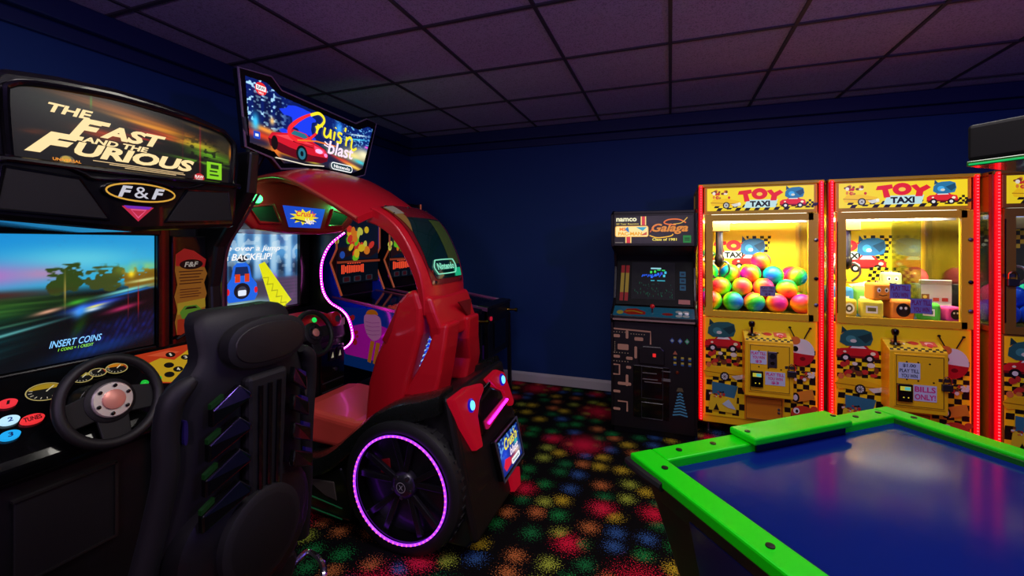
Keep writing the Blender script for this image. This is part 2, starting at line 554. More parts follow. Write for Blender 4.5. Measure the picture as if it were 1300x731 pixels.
# ================================================================ street racing cabinet on the left
def steering_wheel(parent, c, n, R, r, hub_m, spokes, name='steering_wheel', hubr=0.34, spoke_w=0.17):
    """rim, spokes and hub plate as one part with sub-parts"""
    A = Vector(n).normalized(); U = Vector((0, 1, 0)); U = (U - A * U.dot(A)).normalized(); W = A.cross(U); c = Vector(c)
    if W.z < 0: W = -W
    def P(x, y, h=0.0): return c + U * x + W * y + A * h
    N = 40
    rim = MB().tube([P(R * math.cos(2 * math.pi * k / N), R * math.sin(2 * math.pi * k / N)) for k in range(N)], r, 10, True).build(name, rubber, parent, smooth=True)
    for a in spokes:
        q = math.radians(a); dx, dy = math.cos(q), math.sin(q); px, py = -dy, dx
        w0, w1 = R * spoke_w * 1.4, R * spoke_w
        pts = [P(dx * R * .22 + px * w0, dy * R * .22 + py * w0, -.012), P(dx * R * .97 + px * w1 * 1.2, dy * R * .97 + py * w1 * 1.2, -.006),
               P(dx * R * .97 - px * w1 * 1.2, dy * R * .97 - py * w1 * 1.2, -.006), P(dx * R * .22 - px * w0, dy * R * .22 - py * w0, -.012)]
        MB().prism(pts, -A * .012).build('spoke', matt_black, rim, bevel=.004)
    MB().lathe([(R * .52, -.03), (R * .52, -.008), (R * .46, -.002), (0, -.002)], c, A, 28).build('hub_plate', matt_black, rim, smooth=True)
    MB().lathe([(R * hubr, -.004), (R * hubr, .004), (R * hubr * .94, .008), (0, .008)], c, A, 28).build('hub_cover', hub_m, rim, smooth=True)
    for k in range(6):
        q = 2 * math.pi * k / 6 + .3
        MB().lathe([(R * .045, .004), (R * .045, .012), (0, .013)], P(R * hubr * .78 * math.cos(q), R * hubr * .78 * math.sin(q)), A, 8).build('bolt', gloss_black, rim)
    MB().lathe([(R * hubr * .55, .006), (R * hubr * .55, .014), (R * hubr * .4, .018), (0, .018)], c, A, 20).build('horn_button', mat((225, 150, 130), .35, metal=.3), rim, smooth=True)
    MB().lathe([(R * .2, -.10), (R * .16, -.02)], c, A, 16).build('steering_column', black, rim, smooth=True)
    return rim


FC = 0.92
ff = thing('driving_cabinet', 'black street-racing arcade cabinet with gold movie-title marquee and motion-blurred race on its screen', 'arcade machine', (-2.3, FC, 0))
box('pedestal', -2.86, .44, 0.0, -1.80, 1.40, .86, black, ff, .01)
box('back_housing', -2.86, .44, .86, -2.03, 1.40, 1.93, black, ff, .02)
# screen bezel
mb = MB()
mb.box(-2.03, .44, 1.06, -1.985, .645, 1.56); mb.box(-2.03, 1.195, 1.06, -1.985, 1.245, 1.56)
mb.box(-2.03, .645, 1.06, -1.985, 1.195, 1.080); mb.box(-2.03, .645, 1.528, -1.96, 1.195, 1.56)
mb.build('screen_bezel', gloss_black, ff, bevel=.006)

p = Paint(190, 130); u, v = p.u, p.v
p.fill(np.ones_like(u), (4, 5, 8))
p.fill(p.st(.50, .62, v), (40, 170, 215)); p.fill(p.st(.62, .95, v) * (1 - .5 * u), (28, 140, 215))
p.fill(p.g(.55, .80, .35, .10), (90, 200, 225))
p.fill(p.g(.05, .70, .30, .09), (190, 110, 190)); p.fill(p.g(.38, .70, .12, .05) * .7, (200, 130, 170))
n1 = vnoise(u * 14, v * 26, 1) * .6 + vnoise(u * 40, v * 60, 2) * .4
tree = p.st(.42, .55, n1 * p.g(.48, .66, .10, .13, p=3) * 1.9); p.fill(tree, (48, 70, 22))
tree = p.st(.40, .55, n1 * p.g(.70, .64, .12, .12, p=3) * 1.9); p.fill(tree, (60, 74, 30))
tree = p.st(.38, .55, n1 * p.g(.92, .62, .14, .10, p=3) * 1.9); p.fill(tree, (120, 90, 24))
p.fill(p.g(.88, .72, .14, .045, 8) * (vnoise(u * 22, v * 14, 3)), (190, 220, 70))
p.fill(p.st(.54, .47, v), (6, 8, 10)); p.fill(p.g(.10, .44, .40, .09) * .95, (22, 62, 20))
st_ = vnoise(u * 3, v * 70, 4)
p.fill(p.g(.2, .47, .35, .06) * st_, (90, 150, 50)); p.fill(p.g(.1, .56, .3, .03) * .9, (80, 30, 22))
p.fill(p.st(.50, .40, v) * p.st(.15, .55, u), (5, 7, 9))
p.fill(.62 * p.g(.02, .20, .26, .16, 20) * (.25 + .75 * vnoise(u * 2.5 + v * 4, v * 60 - u * 14, 5)), (20, 110, 118))
p.fill(p.g(.20, .27, .26, .010, 14) * .8, (110, 200, 200)); p.fill(p.g(.2, .33, .2, .008, 10) * .5, (90, 160, 120))
for cu, cv, ru, rv, ro, col in [(.60, .40, .10, .03, 10, (60, 140, 255)), (.66, .43, .14, .02, 12, (40, 70, 220)), (.61, .385, .06, .012, 10, (240, 250, 255)), (.63, .41, .07, .010, 14, (250, 240, 120)),
                                (.56, .38, .03, .05, -20, (60, 150, 255)), (.54, .46, .06, .018, 14, (60, 160, 40)), (.40, .41, .07, .014, 14, (220, 160, 130)), (.80, .37, .10, .02, 14, (170, 40, 90)),
                                (.82, .52, .16, .014, 12, (120, 220, 220)), (.84, .50, .18, .010, 12, (30, 120, 210)), (.93, .60, .10, .012, 8, (210, 220, 140)), (.85, .66, .02, .03, 0, (255, 220, 40)), (.55, .25, .03, .10, -20, (20, 52, 10))]:
    p.fill(p.g(cu, cv, ru, rv, ro), col)
road = p.g(.78, .17, .30, .12, 14, p=4) * (.25 + .75 * np.abs(np.sin((u * 7 - v * 3) * 12)) * vnoise(u * 30, v * 30, 6))
p.fill(road * .8, (14, 36, 140)); p.fill(p.g(.66, .06, .25, .05, 8) * .5, (10, 70, 160))
p.fill(p.g(.48, .56, .004, .12), (170, 150, 70)); p.fill(p.g(.895, .42, .003, .13) * .9, (190, 30, 40)); p.fill(p.g(.83, .40, .002, .11) * .8, (150, 30, 40))
picture('screen', p, (-2.0, FC, 1.3), **XF, x0=-.272, y0=-.218, x1=.272, y1=.228, glow=1.0, parent=ff)
a = Art((-1.999, FC, 1.3), **XF, glow=1.1)
a.text('INSERT COINS', -.053, -.163, .095, -.139, (130, 200, 255), shear=.35, bold=.012)
a.text('1 COINS = 1 CREDIT', -.030, -.178, .070, -.168, (150, 240, 60), shear=.3)
a.build('screen_caption', ff)

# instruction card beside the screen
a = Art((-1.985, FC, 1.3), **XF, glow=.28)
box('card_holder', -2.03, 1.25, 1.06, -1.987, 1.40, 1.53, gloss_black, ff, .006)
o_ = [(.345, .15), (.38, .175), (.42, .165), (.475, .125), (.468, .09), (.48, .06), (.466, .02), (.478, -.03), (.466, -.07), (.475, -.115), (.44, -.15), (.40, -.185), (.385, -.20), (.35, -.195), (.342, -.14), (.352, -.09), (.34, -.03), (.352, .02), (.342, .08)]
a.poly(o_, (190, 120, 40)).poly([(.345, .15), (.38, .175), (.42, .165), (.475, .125), (.468, .09), (.345, .10)], (200, 40, 36))
a.poly([(.352, -.06), (.47, -.05), (.472, -.09), (.352, -.11)], (214, 180, 50)).poly([(.352, -.13), (.46, -.12), (.44, -.15), (.40, -.185), (.385, -.20), (.35, -.195)], (200, 60, 30))
a.ell(.41, .105, .05, .022, (14, 10, 10)).text('F&F', .38, .094, .44, .116, (235, 225, 210), shear=.2, bold=.02)
for k in range(5): a.rect(.358 + .004 * (k % 2), .072 - k * .013, .46 - .008 * (k % 3), .077 - k * .013, (96, 48, 20))
a.poly([(.36, -.10), (.38, -.075), (.43, -.075), (.455, -.10), (.45, -.125), (.37, -.13)], (110, 170, 50)).poly([(.38, -.09), (.39, -.08), (.425, -.08), (.435, -.09)], (14, 20, 14))
for k in range(4): a.rect(.36, -.005 - k * .011, .45 - .01 * (k % 2), -.001 - k * .011, (110, 50, 24))
a.build('instruction_card', ff)
a = Art((-1.985, FC, 1.3), **XF); a.rect(.435, -.20, .475, -.165, (180, 172, 176)); a.build('sticker', ff)
MB().tube([(-1.975, 1.262, 1.09), (-1.97, 1.33, 1.12), (-1.97, 1.395, 1.19)], .006, 6).build('card_rod', gloss_black, ff)

# side fins
for y0, y1 in ((.385, .44), (1.40, 1.455)):
    pr = [(-2.86, .0), (-2.86, 1.90), (-1.72, 1.90), (-1.74, 1.72), (-1.83, 1.60), (-1.93, 1.48), (-1.965, 1.30), (-1.955, 1.10), (-1.88, .97), (-1.76, .88), (-1.76, .78), (-1.84, .60), (-1.84, 0)]
    MB().prism([(x, y0, z) for x, z in pr], (0, y1 - y0, 0)).build('side_panel', black, ff, bevel=.012)
MB().tube(smooth_path([(-1.735, 1.458, 1.72), (-1.83, 1.458, 1.60), (-1.925, 1.458, 1.48), (-1.96, 1.458, 1.30), (-1.95, 1.458, 1.10)], 5), .006, 6).build('edge_molding', mat((90, 40, 50), .3), ff, smooth=True)

# header with marquee
hd = [(-.345, -.26), (-.36, -.12), (-.352, .08), (-.315, .128), (-.20, .147), (-.067, .157), (.06, .152), (.172, .141), (.285, .118), (.335, .075), (.345, .0), (.335, -.11), (.325, -.26), (.12, -.275), (-.02, -.285), (-.16, -.275)]
MB().prism([(-1.605, FC + y, 1.82 + z) for y, z in hd], (-.7, 0, 0)).build('header', gloss_black, ff, bevel=.015)
gl = [(-.302, -.095), (-.31, .06), (-.300, .088), (-.261, .105), (-.16, .118), (-.067, .125), (.06, .122), (.172, .113), (.262, .098), (.298, .075), (.310, .04), (.301, -.088), (.295, -.098), (-.295, -.103)]
p = Paint(170, 90); u, v = p.u, p.v
p.fill(np.ones_like(u), (14, 14, 12))
p.fill(p.g(.12, .75, .12, .18) * .5, (30, 44, 34))
for cu, cv, ru, rv, ro, col in [(.45, .80, .30, .05, -14, (120, 66, 20)), (.42, .84, .22, .06, -12, (150, 84, 24)), (.60, .72, .20, .045, -15, (230, 130, 20)), (.55, .70, .18, .03, -16, (240, 160, 40)),
                                (.66, .62, .18, .035, -16, (220, 50, 20)), (.58, .60, .12, .02, -14, (255, 60, 40)), (.78, .58, .14, .06, -14, (200, 200, 40)), (.86, .47, .12, .07, -10, (110, 190, 30)),
                                (.80, .33, .16, .02, -8, (120, 200, 40)), (.95, .40, .05, .05, 0, (80, 120, 20)), (.35, .48, .10, .07, -10, (190, 60, 16)), (.1, .36, .05, .03, 30, (90, 40, 14)), (.5, .52, .07, .012, -10, (220, 30, 20)), (.80, .85, .10, .02, -18, (110, 80, 30))]:
    p.fill(p.g(cu, cv, ru, rv, ro) * (.55 + .45 * vnoise(u * 5 + v * 8, v * 60 + u * 14, 7)), col)
net = (vnoise(u * 40, v * 24, 8) > .62) * p.st(.62, .75, u) * p.st(.95, .4, v); p.fill(net * .8, (12, 14, 6))
p.fill(p.g(.93, .62, .045, .14, p=4) * .75, (60, 52, 30)); p.fill(p.g(.98, .55, .012, .12), (200, 120, 30))
p.fill(p.g(.795, .4, .003, .5) * .8, (230, 20, 60)); p.fill(p.g(.70, .4, .002, .4) * .5, (160, 20, 50)); p.fill(p.g(.29, .85, .004, .08) * .7, (60, 150, 60))
picture('marquee', p, (-1.603, FC, 1.82), **XF, x0=-.315, y0=-.105, x1=.315, y1=.128, glow=1.0, parent=ff, clip=gl)
MB().tube([(-1.600, FC + y, 1.82 + z) for y, z in smooth_path(gl, 4, True)], .009, 8, True).build('marquee_frame', gloss_black, ff, smooth=True)
a = Art((-1.6015, FC, 1.82), **XF, glow=1.0); cream = (250, 222, 160)
a.text('THE', -.228, .040, -.128, .066, cream, shear=.25, bold=.035)
a.text('F', -.185, -.018, -.100, .042, cream, shear=.45, bold=.05)
a.text('AST', -.112, -.006, .070, .036, cream, shear=.3, bold=.045)
a.text('AND THE', -.155, -.028, .018, -.011, cream, shear=.25, bold=.035)
a.text('F', -.275, -.076, -.155, -.014, cream, shear=.5, bold=.06)
a.text('URIOUS', -.172, -.070, .162, -.029, cream, shear=.25, bold=.045)
a.poly([(-.14, .03), (-.09, .03), (-.085, .042), (-.13, .042)], cream).poly([(-.20, -.026), (-.155, -.026), (-.15, -.014), (-.19, -.014)], cream)
a.ell(-.188, -.088, .017, .014, (90, 84, 60)).ell(-.190, -.085, .011, .009, (180, 150, 60)).text('UNIVERSAL', -.219, -.092, -.157, -.084, (240, 150, 40), bold=.02)
for k, (x0, x1) in enumerate([(-.13, .125), (-.09, .13), (-.05, .10)]): a.rect(x0, -.079 - k * .005, x1, -.0765 - k * .005, (210, 180, 130))
a.rect(.206, -.084, .262, -.022, (130, 205, 30)).rect(.22, -.045, .25, -.030, (30, 60, 10)).rect(.216, -.058, .245, -.052, (30, 60, 10)).rect(.216, -.072, .25, -.066, (30, 60, 10))
a.ell(.178, -.087, .018, .017, (190, 30, 36)).text('RAW', .163, -.088, .193, -.077, (240, 230, 225), bold=.03).text('THRILLS', .166, -.097, .190, -.090, (240, 230, 225), bold=.03)
a.build('marquee_title', ff)
# badge, triangle emblem, speaker recesses
MB().prism([(-1.603, FC - .003 + .105 * math.cos(q), 1.82 - .160 + .034 * math.sin(q)) for q in np.linspace(0, 2 * math.pi, 32, endpoint=False)], (.008, 0, 0)).build('badge', gloss_black, ff, smooth=True)
a = Art((-1.595, FC, 1.82), **XF, glow=.8)
a.ring(-.003, -.160, .097, .028, .005, (225, 170, 60)).text('F', -.070, -.178, -.030, -.142, (205, 205, 215), shear=.3, bold=.04).text('&', -.026, -.178, .014, -.142, (205, 205, 215)).text('F', .022, -.178, .062, -.142, (205, 205, 215), shear=.3, bold=.04)
a.build('badge_lettering', ff)
a = Art((-1.605, FC, 1.82), **XF, glow=.75)
a.poly([(-.055, -.205), (.035, -.205), (-.010, -.252)], (200, 40, 70)).poly([(-.05, -.203), (.03, -.203), (.02, -.212), (-.04, -.212)], (120, 40, 190)).line([(-.03, -.215), (.012, -.215), (-.01, -.240)], .006, (240, 90, 140), closed=True)
a.build('emblem', ff)
grille = mat((9, 9, 9), .6, bump=.4, bscale=700, spec=.3)
for sgn in (-1, 1):
    pts = [(sgn * .08 - .01, -.25), (sgn * .15 - .01, -.135), (sgn * .30 - .01, -.125), (sgn * .315 - .01, -.235)]
    MB().prism([(-1.604, FC + y, 1.82 + z) for y, z in pts], (.004, 0, 0)).build('speaker_grille', grille, ff, bevel=.002)
    MB().tube([(-1.602, FC + y, 1.82 + z) for y, z in pts], .005, 6, True).build('grille_rim', gloss_black, ff, smooth=True)
MB().tube(smooth_path([(-1.60, FC - .2, 1.72), (-1.598, FC - .15, 1.70), (-1.595, FC - .12, 1.69), (-1.595, FC, 1.702), (-1.595, FC + .12, 1.69), (-1.60, FC + .2, 1.715)], 5), .005, 6).build('badge_trim', gloss_black, ff, smooth=True)

# dashboard
pr = [(-2.03, 1.06), (-2.0, 1.08), (-1.762, .882), (-1.748, .855), (-1.755, .82), (-1.80, .79), (-2.03, .79)]
MB().prism([(x, .44, z) for x, z in pr], (0, .96, 0)).build('dashboard', gloss_black, ff, bevel=.008)
DO = (-2.0, FC, 1.08); DV = (-.768, 0, .640); DN = (.640, 0, .768)
a = Art(DO, (0, 1, 0), DV, DN, glow=.55, lift=.001)
a.poly([(.17, -.035), (.40, -.035), (.41, -.10), (.25, -.21), (.20, -.19), (.175, -.12)], (204, 60, 24))
a.poly([(.20, -.09), (.26, -.075), (.30, -.10), (.40, -.05), (.41, -.10), (.25, -.205), (.215, -.19)], (214, 170, 30)).poly([(.22, -.05), (.30, -.045), (.34, -.065), (.28, -.075)], (226, 90, 50))
for k, (x, y) in enumerate([(.30, -.07), (.345, -.10), (.27, -.12), (.29, -.15), (.25, -.165)]): a.ell(x, y, .018, .014, (14, 10, 8))
a.text('1', .296, -.077, .303, -.063, (240, 230, 200), bold=.02).text('3', .338, -.107, .350, -.093, (240, 230, 200), bold=.02).text('4', .284, -.158, .296, -.142, (240, 230, 200), bold=.02)
a.build('shift_plate', ff)
a = Art(DO, (0, 1, 0), DV, DN, glow=.5, lift=.001)
for x, y, r, col, c2 in [(-.095, -.105, .050, (196, 160, 30), (190, 70, 30)), (.005, -.085, .030, (190, 170, 60), (120, 30, 20)), (.050, -.08, .026, (40, 30, 28), (200, 60, 40)), (.105, -.083, .034, (230, 140, 20), (190, 60, 20))]:
    a.ell(x, y, r, r * .72, (20, 18, 16)).ring(x, y, r * .95, r * .68, .003, (220, 200, 120))
    a.ell(x, y, r * .88, r * .62, col, a0=10, a1=150).ell(x, y, r * .88, r * .62, c2, a0=-30, a1=40)
    a.line([(x, y), (x + r * .5, y + r * .35)], .003, (250, 240, 200))
    for k in range(7):
        q = math.radians(150 + k * 22); a.line([(x + r * .66 * math.cos(q), y + r * .47 * math.sin(q)), (x + r * .84 * math.cos(q), y + r * .6 * math.sin(q))], .002, (230, 220, 190))
a.build('gauge_cluster', ff)
for t, x, y, rx, ry, col, tc_ in [('1', -.188, -.118, .021, .014, (235, 50, 60), (40, 6, 8)), ('2', -.203, -.180, .022, .015, (190, 235, 255), (20, 90, 170)), ('TUNES', -.158, -.198, .027, .016, (240, 50, 54), (60, 6, 10)), ('3', -.217, -.232, .022, .015, (30, 170, 240), (10, 30, 110))]:
    U_, V_, N_ = Vector((0, 1, 0)), Vector(DV), Vector(DN); c0 = Vector(DO) + U_ * x + V_ * y
    b_ = MB().prism([c0 + U_ * rx * math.cos(q) + V_ * ry * math.sin(q) for q in np.linspace(0, 2 * math.pi, 24, endpoint=False)], N_ * .010).build('button', mat(col, .3, glow=.95), ff, smooth=True)
    k = .75 if len(t) > 1 else .3
    Art(c0 + N_ * .010, (0, 1, 0), DV, DN, glow=0).text(t, -rx * k, -ry * .5, rx * k, ry * .5, tc_, shear=.2, bold=.03).build('button_lettering', b_)
for x, y in ((.158, -.175), (.205, -.17)):
    c0 = Vector(DO) + Vector((0, 1, 0)) * (x - .0) + Vector(DV) * y
    MB().lathe([(.012, 0), (.012, .008), (0, .012)], c0, DN, 14).build('start_lamp', mat((30, 200, 60), .3, glow=.7), ff, smooth=True)
steering_wheel(ff, (-1.755, FC, .975), (.95, 0, .31), .138, .0165, mat((225, 214, 210), .32, metal=.75), (190, 270, 350), spoke_w=.24, hubr=.42)
MB().lathe([(.075, -.14), (.065, -.06), (.03, -.05)], (-1.755, FC, .975), (.95, 0, .31), 20).build('column_shroud', black, ff, smooth=True)
# coin door with lit rim
box('coin_door', -1.80, .70, .50, -1.79, .945, .75, matt_black, ff, .003)
mb = MB()
for q in [(.695, .745, .95, .752), (.943, .50, .952, .75), (.60, .495, .952, .502)]: mb.box(-1.80, q[0], q[1], -1.783, q[2], q[3])
mb.build('coin_door_rim', mat((70, 68, 66), .3, metal=.8), ff)
box('knee_column', -1.80, 1.06, .40, -1.765, 1.12, .82, mat((14, 10, 62), .4), ff, .006)  # blue light falling on the column is put into its colour
box('foot_platform', -1.80, .46, 0, -1.46, 1.38, .10, black, ff, .01)
for y in (.80, .96):
    MB().box(-1.74, y, .13, -1.715, y + .08, .27).build('pedal', steel, ff, bevel=.006)

# ---------------------------------------------------------------- bucket seat of that cabinet
SYC = .91
st = thing('racing_seat', 'black moulded racing seat seen from behind, with an oval headrest pad and finned back', 'seat', (-1.15, SYC, 0))
zs = [(.42, .25, -1.14), (.55, .25, -1.13), (.70, .245, -1.115), (.82, .228, -1.10), (.93, .212, -1.09), (1.03, .212, -1.085), (1.10, .215, -1.083), (1.14, .20, -1.082), (1.175, .155, -1.082), (1.21, .140, -1.083), (1.27, .152, -1.09), (1.305, .142, -1.105), (1.325, .115, -1.12)]
rings = []
NS = 14
for z, w, x in zs:
    back = []; front = []
    wing = .05 if z < 1.12 else (.04 if z < 1.16 else .03)
    for k in range(NS + 1):
        s_ = -1 + 2 * k / NS
        e = abs(s_) ** 2.6
        back.append((x - wing * e, SYC + w * s_, z)); front.append((x - wing * e * 1.5 - .05 - .04 * (1 - abs(s_) ** 6) * (0 if z > 1.16 else -.4), SYC + w * s_ * .96, z))
    rings.append(back + front[::-1])
sh = MB().loft(rings).build('shell', matt_black, st, smooth=True)
sub = sh.modifiers.new('sub', 'SUBSURF'); sub.levels = 1; sub.render_levels = 1
# headrest oval pad with lip
def oval(cy, cz, ry, rz, x, n=32, tilt=0.0, sq=2.4):
    o = []
    for k in range(n):
        q = 2 * math.pi * k / n; cx, sx = math.cos(q), math.sin(q)
        yy = ry * math.copysign(abs(cx) ** (2 / sq), cx); zz = rz * math.copysign(abs(sx) ** (2 / sq), sx)
        o.append((x, cy + yy * math.cos(tilt) - zz * math.sin(tilt), cz + yy * math.sin(tilt) + zz * math.cos(tilt)))
    return o
pad_m = mat((15, 13, 12), .5, bump=.3, bscale=500)
MB().loft([oval(SYC + .015, 1.225, .125, .068, -1.09), oval(SYC + .015, 1.225, .125, .068, -1.058), oval(SYC + .015, 1.225, .112, .056, -1.052)]).build('headrest_rim', matt_black, st, smooth=True)
MB().loft([oval(SYC + .015, 1.225, .112, .056, -1.056), oval(SYC + .015, 1.225, .108, .052, -1.049), oval(SYC + .015, 1.225, .06, .03, -1.045)]).build('headrest_pad', pad_m, st, smooth=True)
# spine with ribs
MB().prism([(-1.09, SYC - .055, 1.14), (-1.09, SYC + .075, 1.14), (-1.10, SYC + .06, .66), (-1.10, SYC - .045, .66)], (.035, 0, 0)).build('spine', matt_black, st, bevel=.012)
for k, y in enumerate((-.03, .0, .03)):
    MB().tube([(-1.052, SYC + y + .01, 1.11), (-1.060, SYC + y * .85 + .01, .70)], .006, 6).build('spine_rib', gloss_black, st, smooth=True)
# angled cooling fins either side of the spine
for sgn in (-1, 1):
    for k in range(4):
        z = 1.095 - k * .083; yi = SYC + .010 + sgn * .068; yo = SYC + .005 + sgn * (.15 + .008 * k)
        pts = [(-1.085, yo, z - .012), (-1.075, yi + sgn * .02, z + .035), (-1.058, yi, z + .01), (-1.058, yi, z - .004), (-1.085, yo, z - .055)]
        MB().prism(pts, (.020, 0, 0)).build('fin', gloss_black, st, bevel=.004)
        a = MB().prism([(-1.082, yo, z + .002), (-1.078, yo - sgn * .03, z + .020), (-1.078, yo - sgn * .03, z + .008), (-1.082, yo, z - .010)], (.012, 0, 0))
        a.build('slot_light', mat((26, 90, 30) if sgn < 0 else (50, 30, 160), .4, glow=.05), st)
# shoulder slots
for sgn in (-1, 1):
    MB().loft([oval(SYC + sgn * .185, 1.04, .005, .03, -1.120), oval(SYC + sgn * .185, 1.04, .005, .03, -1.100)]).build('belt_slot', mat((24, 14, 70) if sgn < 0 else (40, 40, 40), .4), st, smooth=True)
    MB().tube(smooth_path([(-1.10, SYC + sgn * .165, 1.165), (-1.115, SYC + sgn * .205, 1.125), (-1.125, SYC + sgn * .215, 1.05), (-1.13, SYC + sgn * .212, .95), (-1.15, SYC + sgn * .225, .82), (-1.17, SYC + sgn * .245, .68), (-1.19, SYC + sgn * .25, .50)], 4), [.012, .018, .023, .026] + [.028] * 21, 10).build('side_bolster', matt_black, st, smooth=True)
# lower back pod with oval speaker
MB().loft([oval(SYC - .01, .69, .205, .17, -1.15), oval(SYC - .01, .69, .20, .165, -1.095), oval(SYC + .0, .69, .16, .14, -1.072)]).build('lower_pod', black, st, smooth=True)
MB().loft([oval(SYC - .01, .70, .122, .125, -1.09, sq=2), oval(SYC - .01, .70, .122, .125, -1.050, sq=2), oval(SYC - .01, .70, .110, .113, -1.044, sq=2)]).build('speaker_rim', matt_black, st, smooth=True)
MB().loft([oval(SYC - .01, .70, .110, .113, -1.048, sq=2), oval(SYC - .01, .70, .10, .10, -1.043, sq=2)]).build('speaker_mesh', grille, st, smooth=True)
# cushion and pedestal
MB().loft([[(-1.16 - d, SYC - w, z), (-1.16, SYC - w, z), (-1.16, SYC + w, z), (-1.16 - d, SYC + w, z)] for d, w, z in ((.24, .20, .40), (.27, .22, .46), (.25, .20, .50))]).build('cushion', matt_black, st, bevel=.02)
MB().loft([[(-1.40, SYC - w, z), (-1.02, SYC - w, z), (-1.02, SYC + w, z), (-1.40, SYC + w, z)] for w, z in ((.24, 0), (.22, .10), (.17, .16), (.16, .44))]).build('seat_base', black, st, bevel=.015)
MB().tube(smooth_path([(-1.44, 1.24, .16), (-1.44, 1.40, .20), (-1.42, 1.435, .20), (-1.32, 1.40, .20), (-1.28, 1.36, .16), (-1.27, 1.34, .0)], 5), .013, 8).build('grab_rail', chrome, st, smooth=True)
# ================================================================ red sports-car cabinet with canopy
CC = 2.17
cb = thing('driving_cabinet', 'red and black car-shaped arcade cabinet with canopy, lit wheel and neon city marquee', 'arcade machine', (-1.9, CC, 0))
box('pedestal', -2.88, 1.82, 0, -2.18, 2.52, .86, black, cb, .01)
box('monitor_housing', -2.88, 1.60, .86, -2.515, 2.56, 1.60, black, cb, .01)
# screen picture
p = Paint(150, 110); u, v = p.u, p.v
p.fill(np.ones_like(u), (52, 120, 190)); p.fill(p.st(.35, .9, v), (90, 160, 215))
for k in range(6):
    cx = .28 + k * .155
    p.fill(p.g(cx, .80, .035, .40, p=4) * .8, (190, 222, 240)); p.fill(p.g(cx + .078, .52, .040, .14, p=3) * .9, (28, 40, 60)); p.fill(p.g(cx + .078, .93, .04, .10, p=3) * .6, (44, 70, 120))
p.fill((vnoise(u * 24, v * 16, 11) > .62) * p.st(.3, .8, v) * .5, (215, 235, 245))
p.fill(p.st(.44, .36, v), (70, 62, 80)); p.fill(p.st(.44, .36, v) * p.st(.62, .72, u) * (.5 + .5 * (np.sin(v * 130) > 0)), (86, 66, 98))
p.fill(p.g(.74, .40, .03, .05), (200, 40, 190)); p.fill(p.g(.45, .08, .26, .07), (150, 220, 220)); p.fill(p.g(.38, .04, .18, .06), (235, 250, 250))
picture('screen', p, (-2.505, 2.0, 1.3), **XF, x0=-.36, y0=-.235, x1=.413, y1=.258, glow=1.0, parent=cb)
a = Art((-2.504, 2.0, 1.3), **XF, glow=1.0)
a.poly([(.10, .06), (.145, .075), (.36, -.20), (.30, -.235), (.20, -.235)], (226, 226, 20))
for k in range(5): a.line([(.125 + k * .035, -.03 - k * .045), (.175 + k * .035, -.03 - k * .045), (.165 + k * .035, -.075 - k * .045)], .008, (170, 170, 20))
a.poly([(-.17, .06), (-.14, .0), (-.14, -.14), (-.2, -.2), (-.3, -.06)], (190, 190, 30))
blue = (30, 100, 225)
a.poly([(-.125, -.13), (-.12, -.06), (-.09, -.02), (-.075, .055), (-.05, .075), (.01, .075), (.035, .05), (.05, -.02), (.085, -.06), (.09, -.13), (.07, -.165), (-.105, -.165)], blue)
a.poly([(-.07, -.005), (-.06, .05), (.02, .05), (.032, -.005)], (20, 40, 90)).rect(-.065, -.045, -.030, .005, (210, 60, 20)).rect(.0, -.045, .032, .005, (210, 60, 20))
a.ell(-.018, -.10, .055, .05, (24, 22, 30)).ell(-.018, -.105, .034, .034, (60, 60, 74)).rrect(-.045, -.13, .01, -.095, .008, (225, 235, 250))
a.ell(-.112, -.10, .012, .02, (220, 30, 40)).ell(.078, -.10, .012, .02, (220, 30, 40)).ell(-.018, .10, .035, .022, (30, 34, 44))
a.text('e over a jump', -.118, .138, .262, .180, (250, 250, 250), shear=.25, bold=.015).text('a BACKFLIP!', -.135, .090, .200, .132, (250, 250, 250), shear=.25, bold=.02)
a.build('screen_picture', cb)
mb = MB(); mb.box(-2.52, 2.415, 1.04, -2.48, 2.50, 1.60); mb.box(-2.52, 1.60, 1.04, -2.48, 2.5, 1.062); mb.box(-2.52, 1.60, 1.56, -2.48, 2.50, 1.60); mb.box(-2.52, 1.60, 1.04, -2.48, 1.64, 1.6)
mb.build('screen_bezel', gloss_black, cb, bevel=.005)
# side wings with neon edge
led = [(-2.19, 1.57), (-2.312, 1.489), (-2.384, 1.374), (-2.398, 1.258), (-2.376, 1.144), (-2.312, 1.066), (-2.206, 1.015), (-2.150, .956), (-2.116, .847), (-2.137, .789), (-2.206, .739)]
sl = smooth_path(led, 5)
pink = mat((255, 22, 225), .3, glow=10.0); pinkdot = mat((255, 190, 252), .3, glow=6.0)
for y0, y1, yl in ((2.515, 2.535, 2.525), (1.79, 1.81, 1.80)):
    if y0 < 2: sl = [(min(x, -2.40 + max(0, z - 1.45) * .6), z) for x, z in sl]
    MB().prism([(-2.88, y0, .72)] + [(-2.88, y0, 1.60), (-2.2 if y0 > 2 else -2.30, y0, 1.60)] + [(x, y0, z) for x, z in sl], (0, y1 - y0, 0)).build('side_wing', mat((12, 20, 18), .25, coat=.3), cb)
    if y0 > 2:
        MB().tube([(x, yl, z) for x, z in sl], .009, 8).build('neon_edge', pink, cb, smooth=True)
        dots = MB(); sl2 = smooth_path(led, 12)
        for x, z in sl2[::2]: dots.sphere((x + .006, yl - .006, z), .0045, 6, 4)
        o = dots.build('neon_diodes', pinkdot, cb)
    else:
        MB().tube([(x, yl, z) for x, z in sl], .007, 8).build('neon_edge', mat((60, 20, 56), .3), cb, smooth=True)
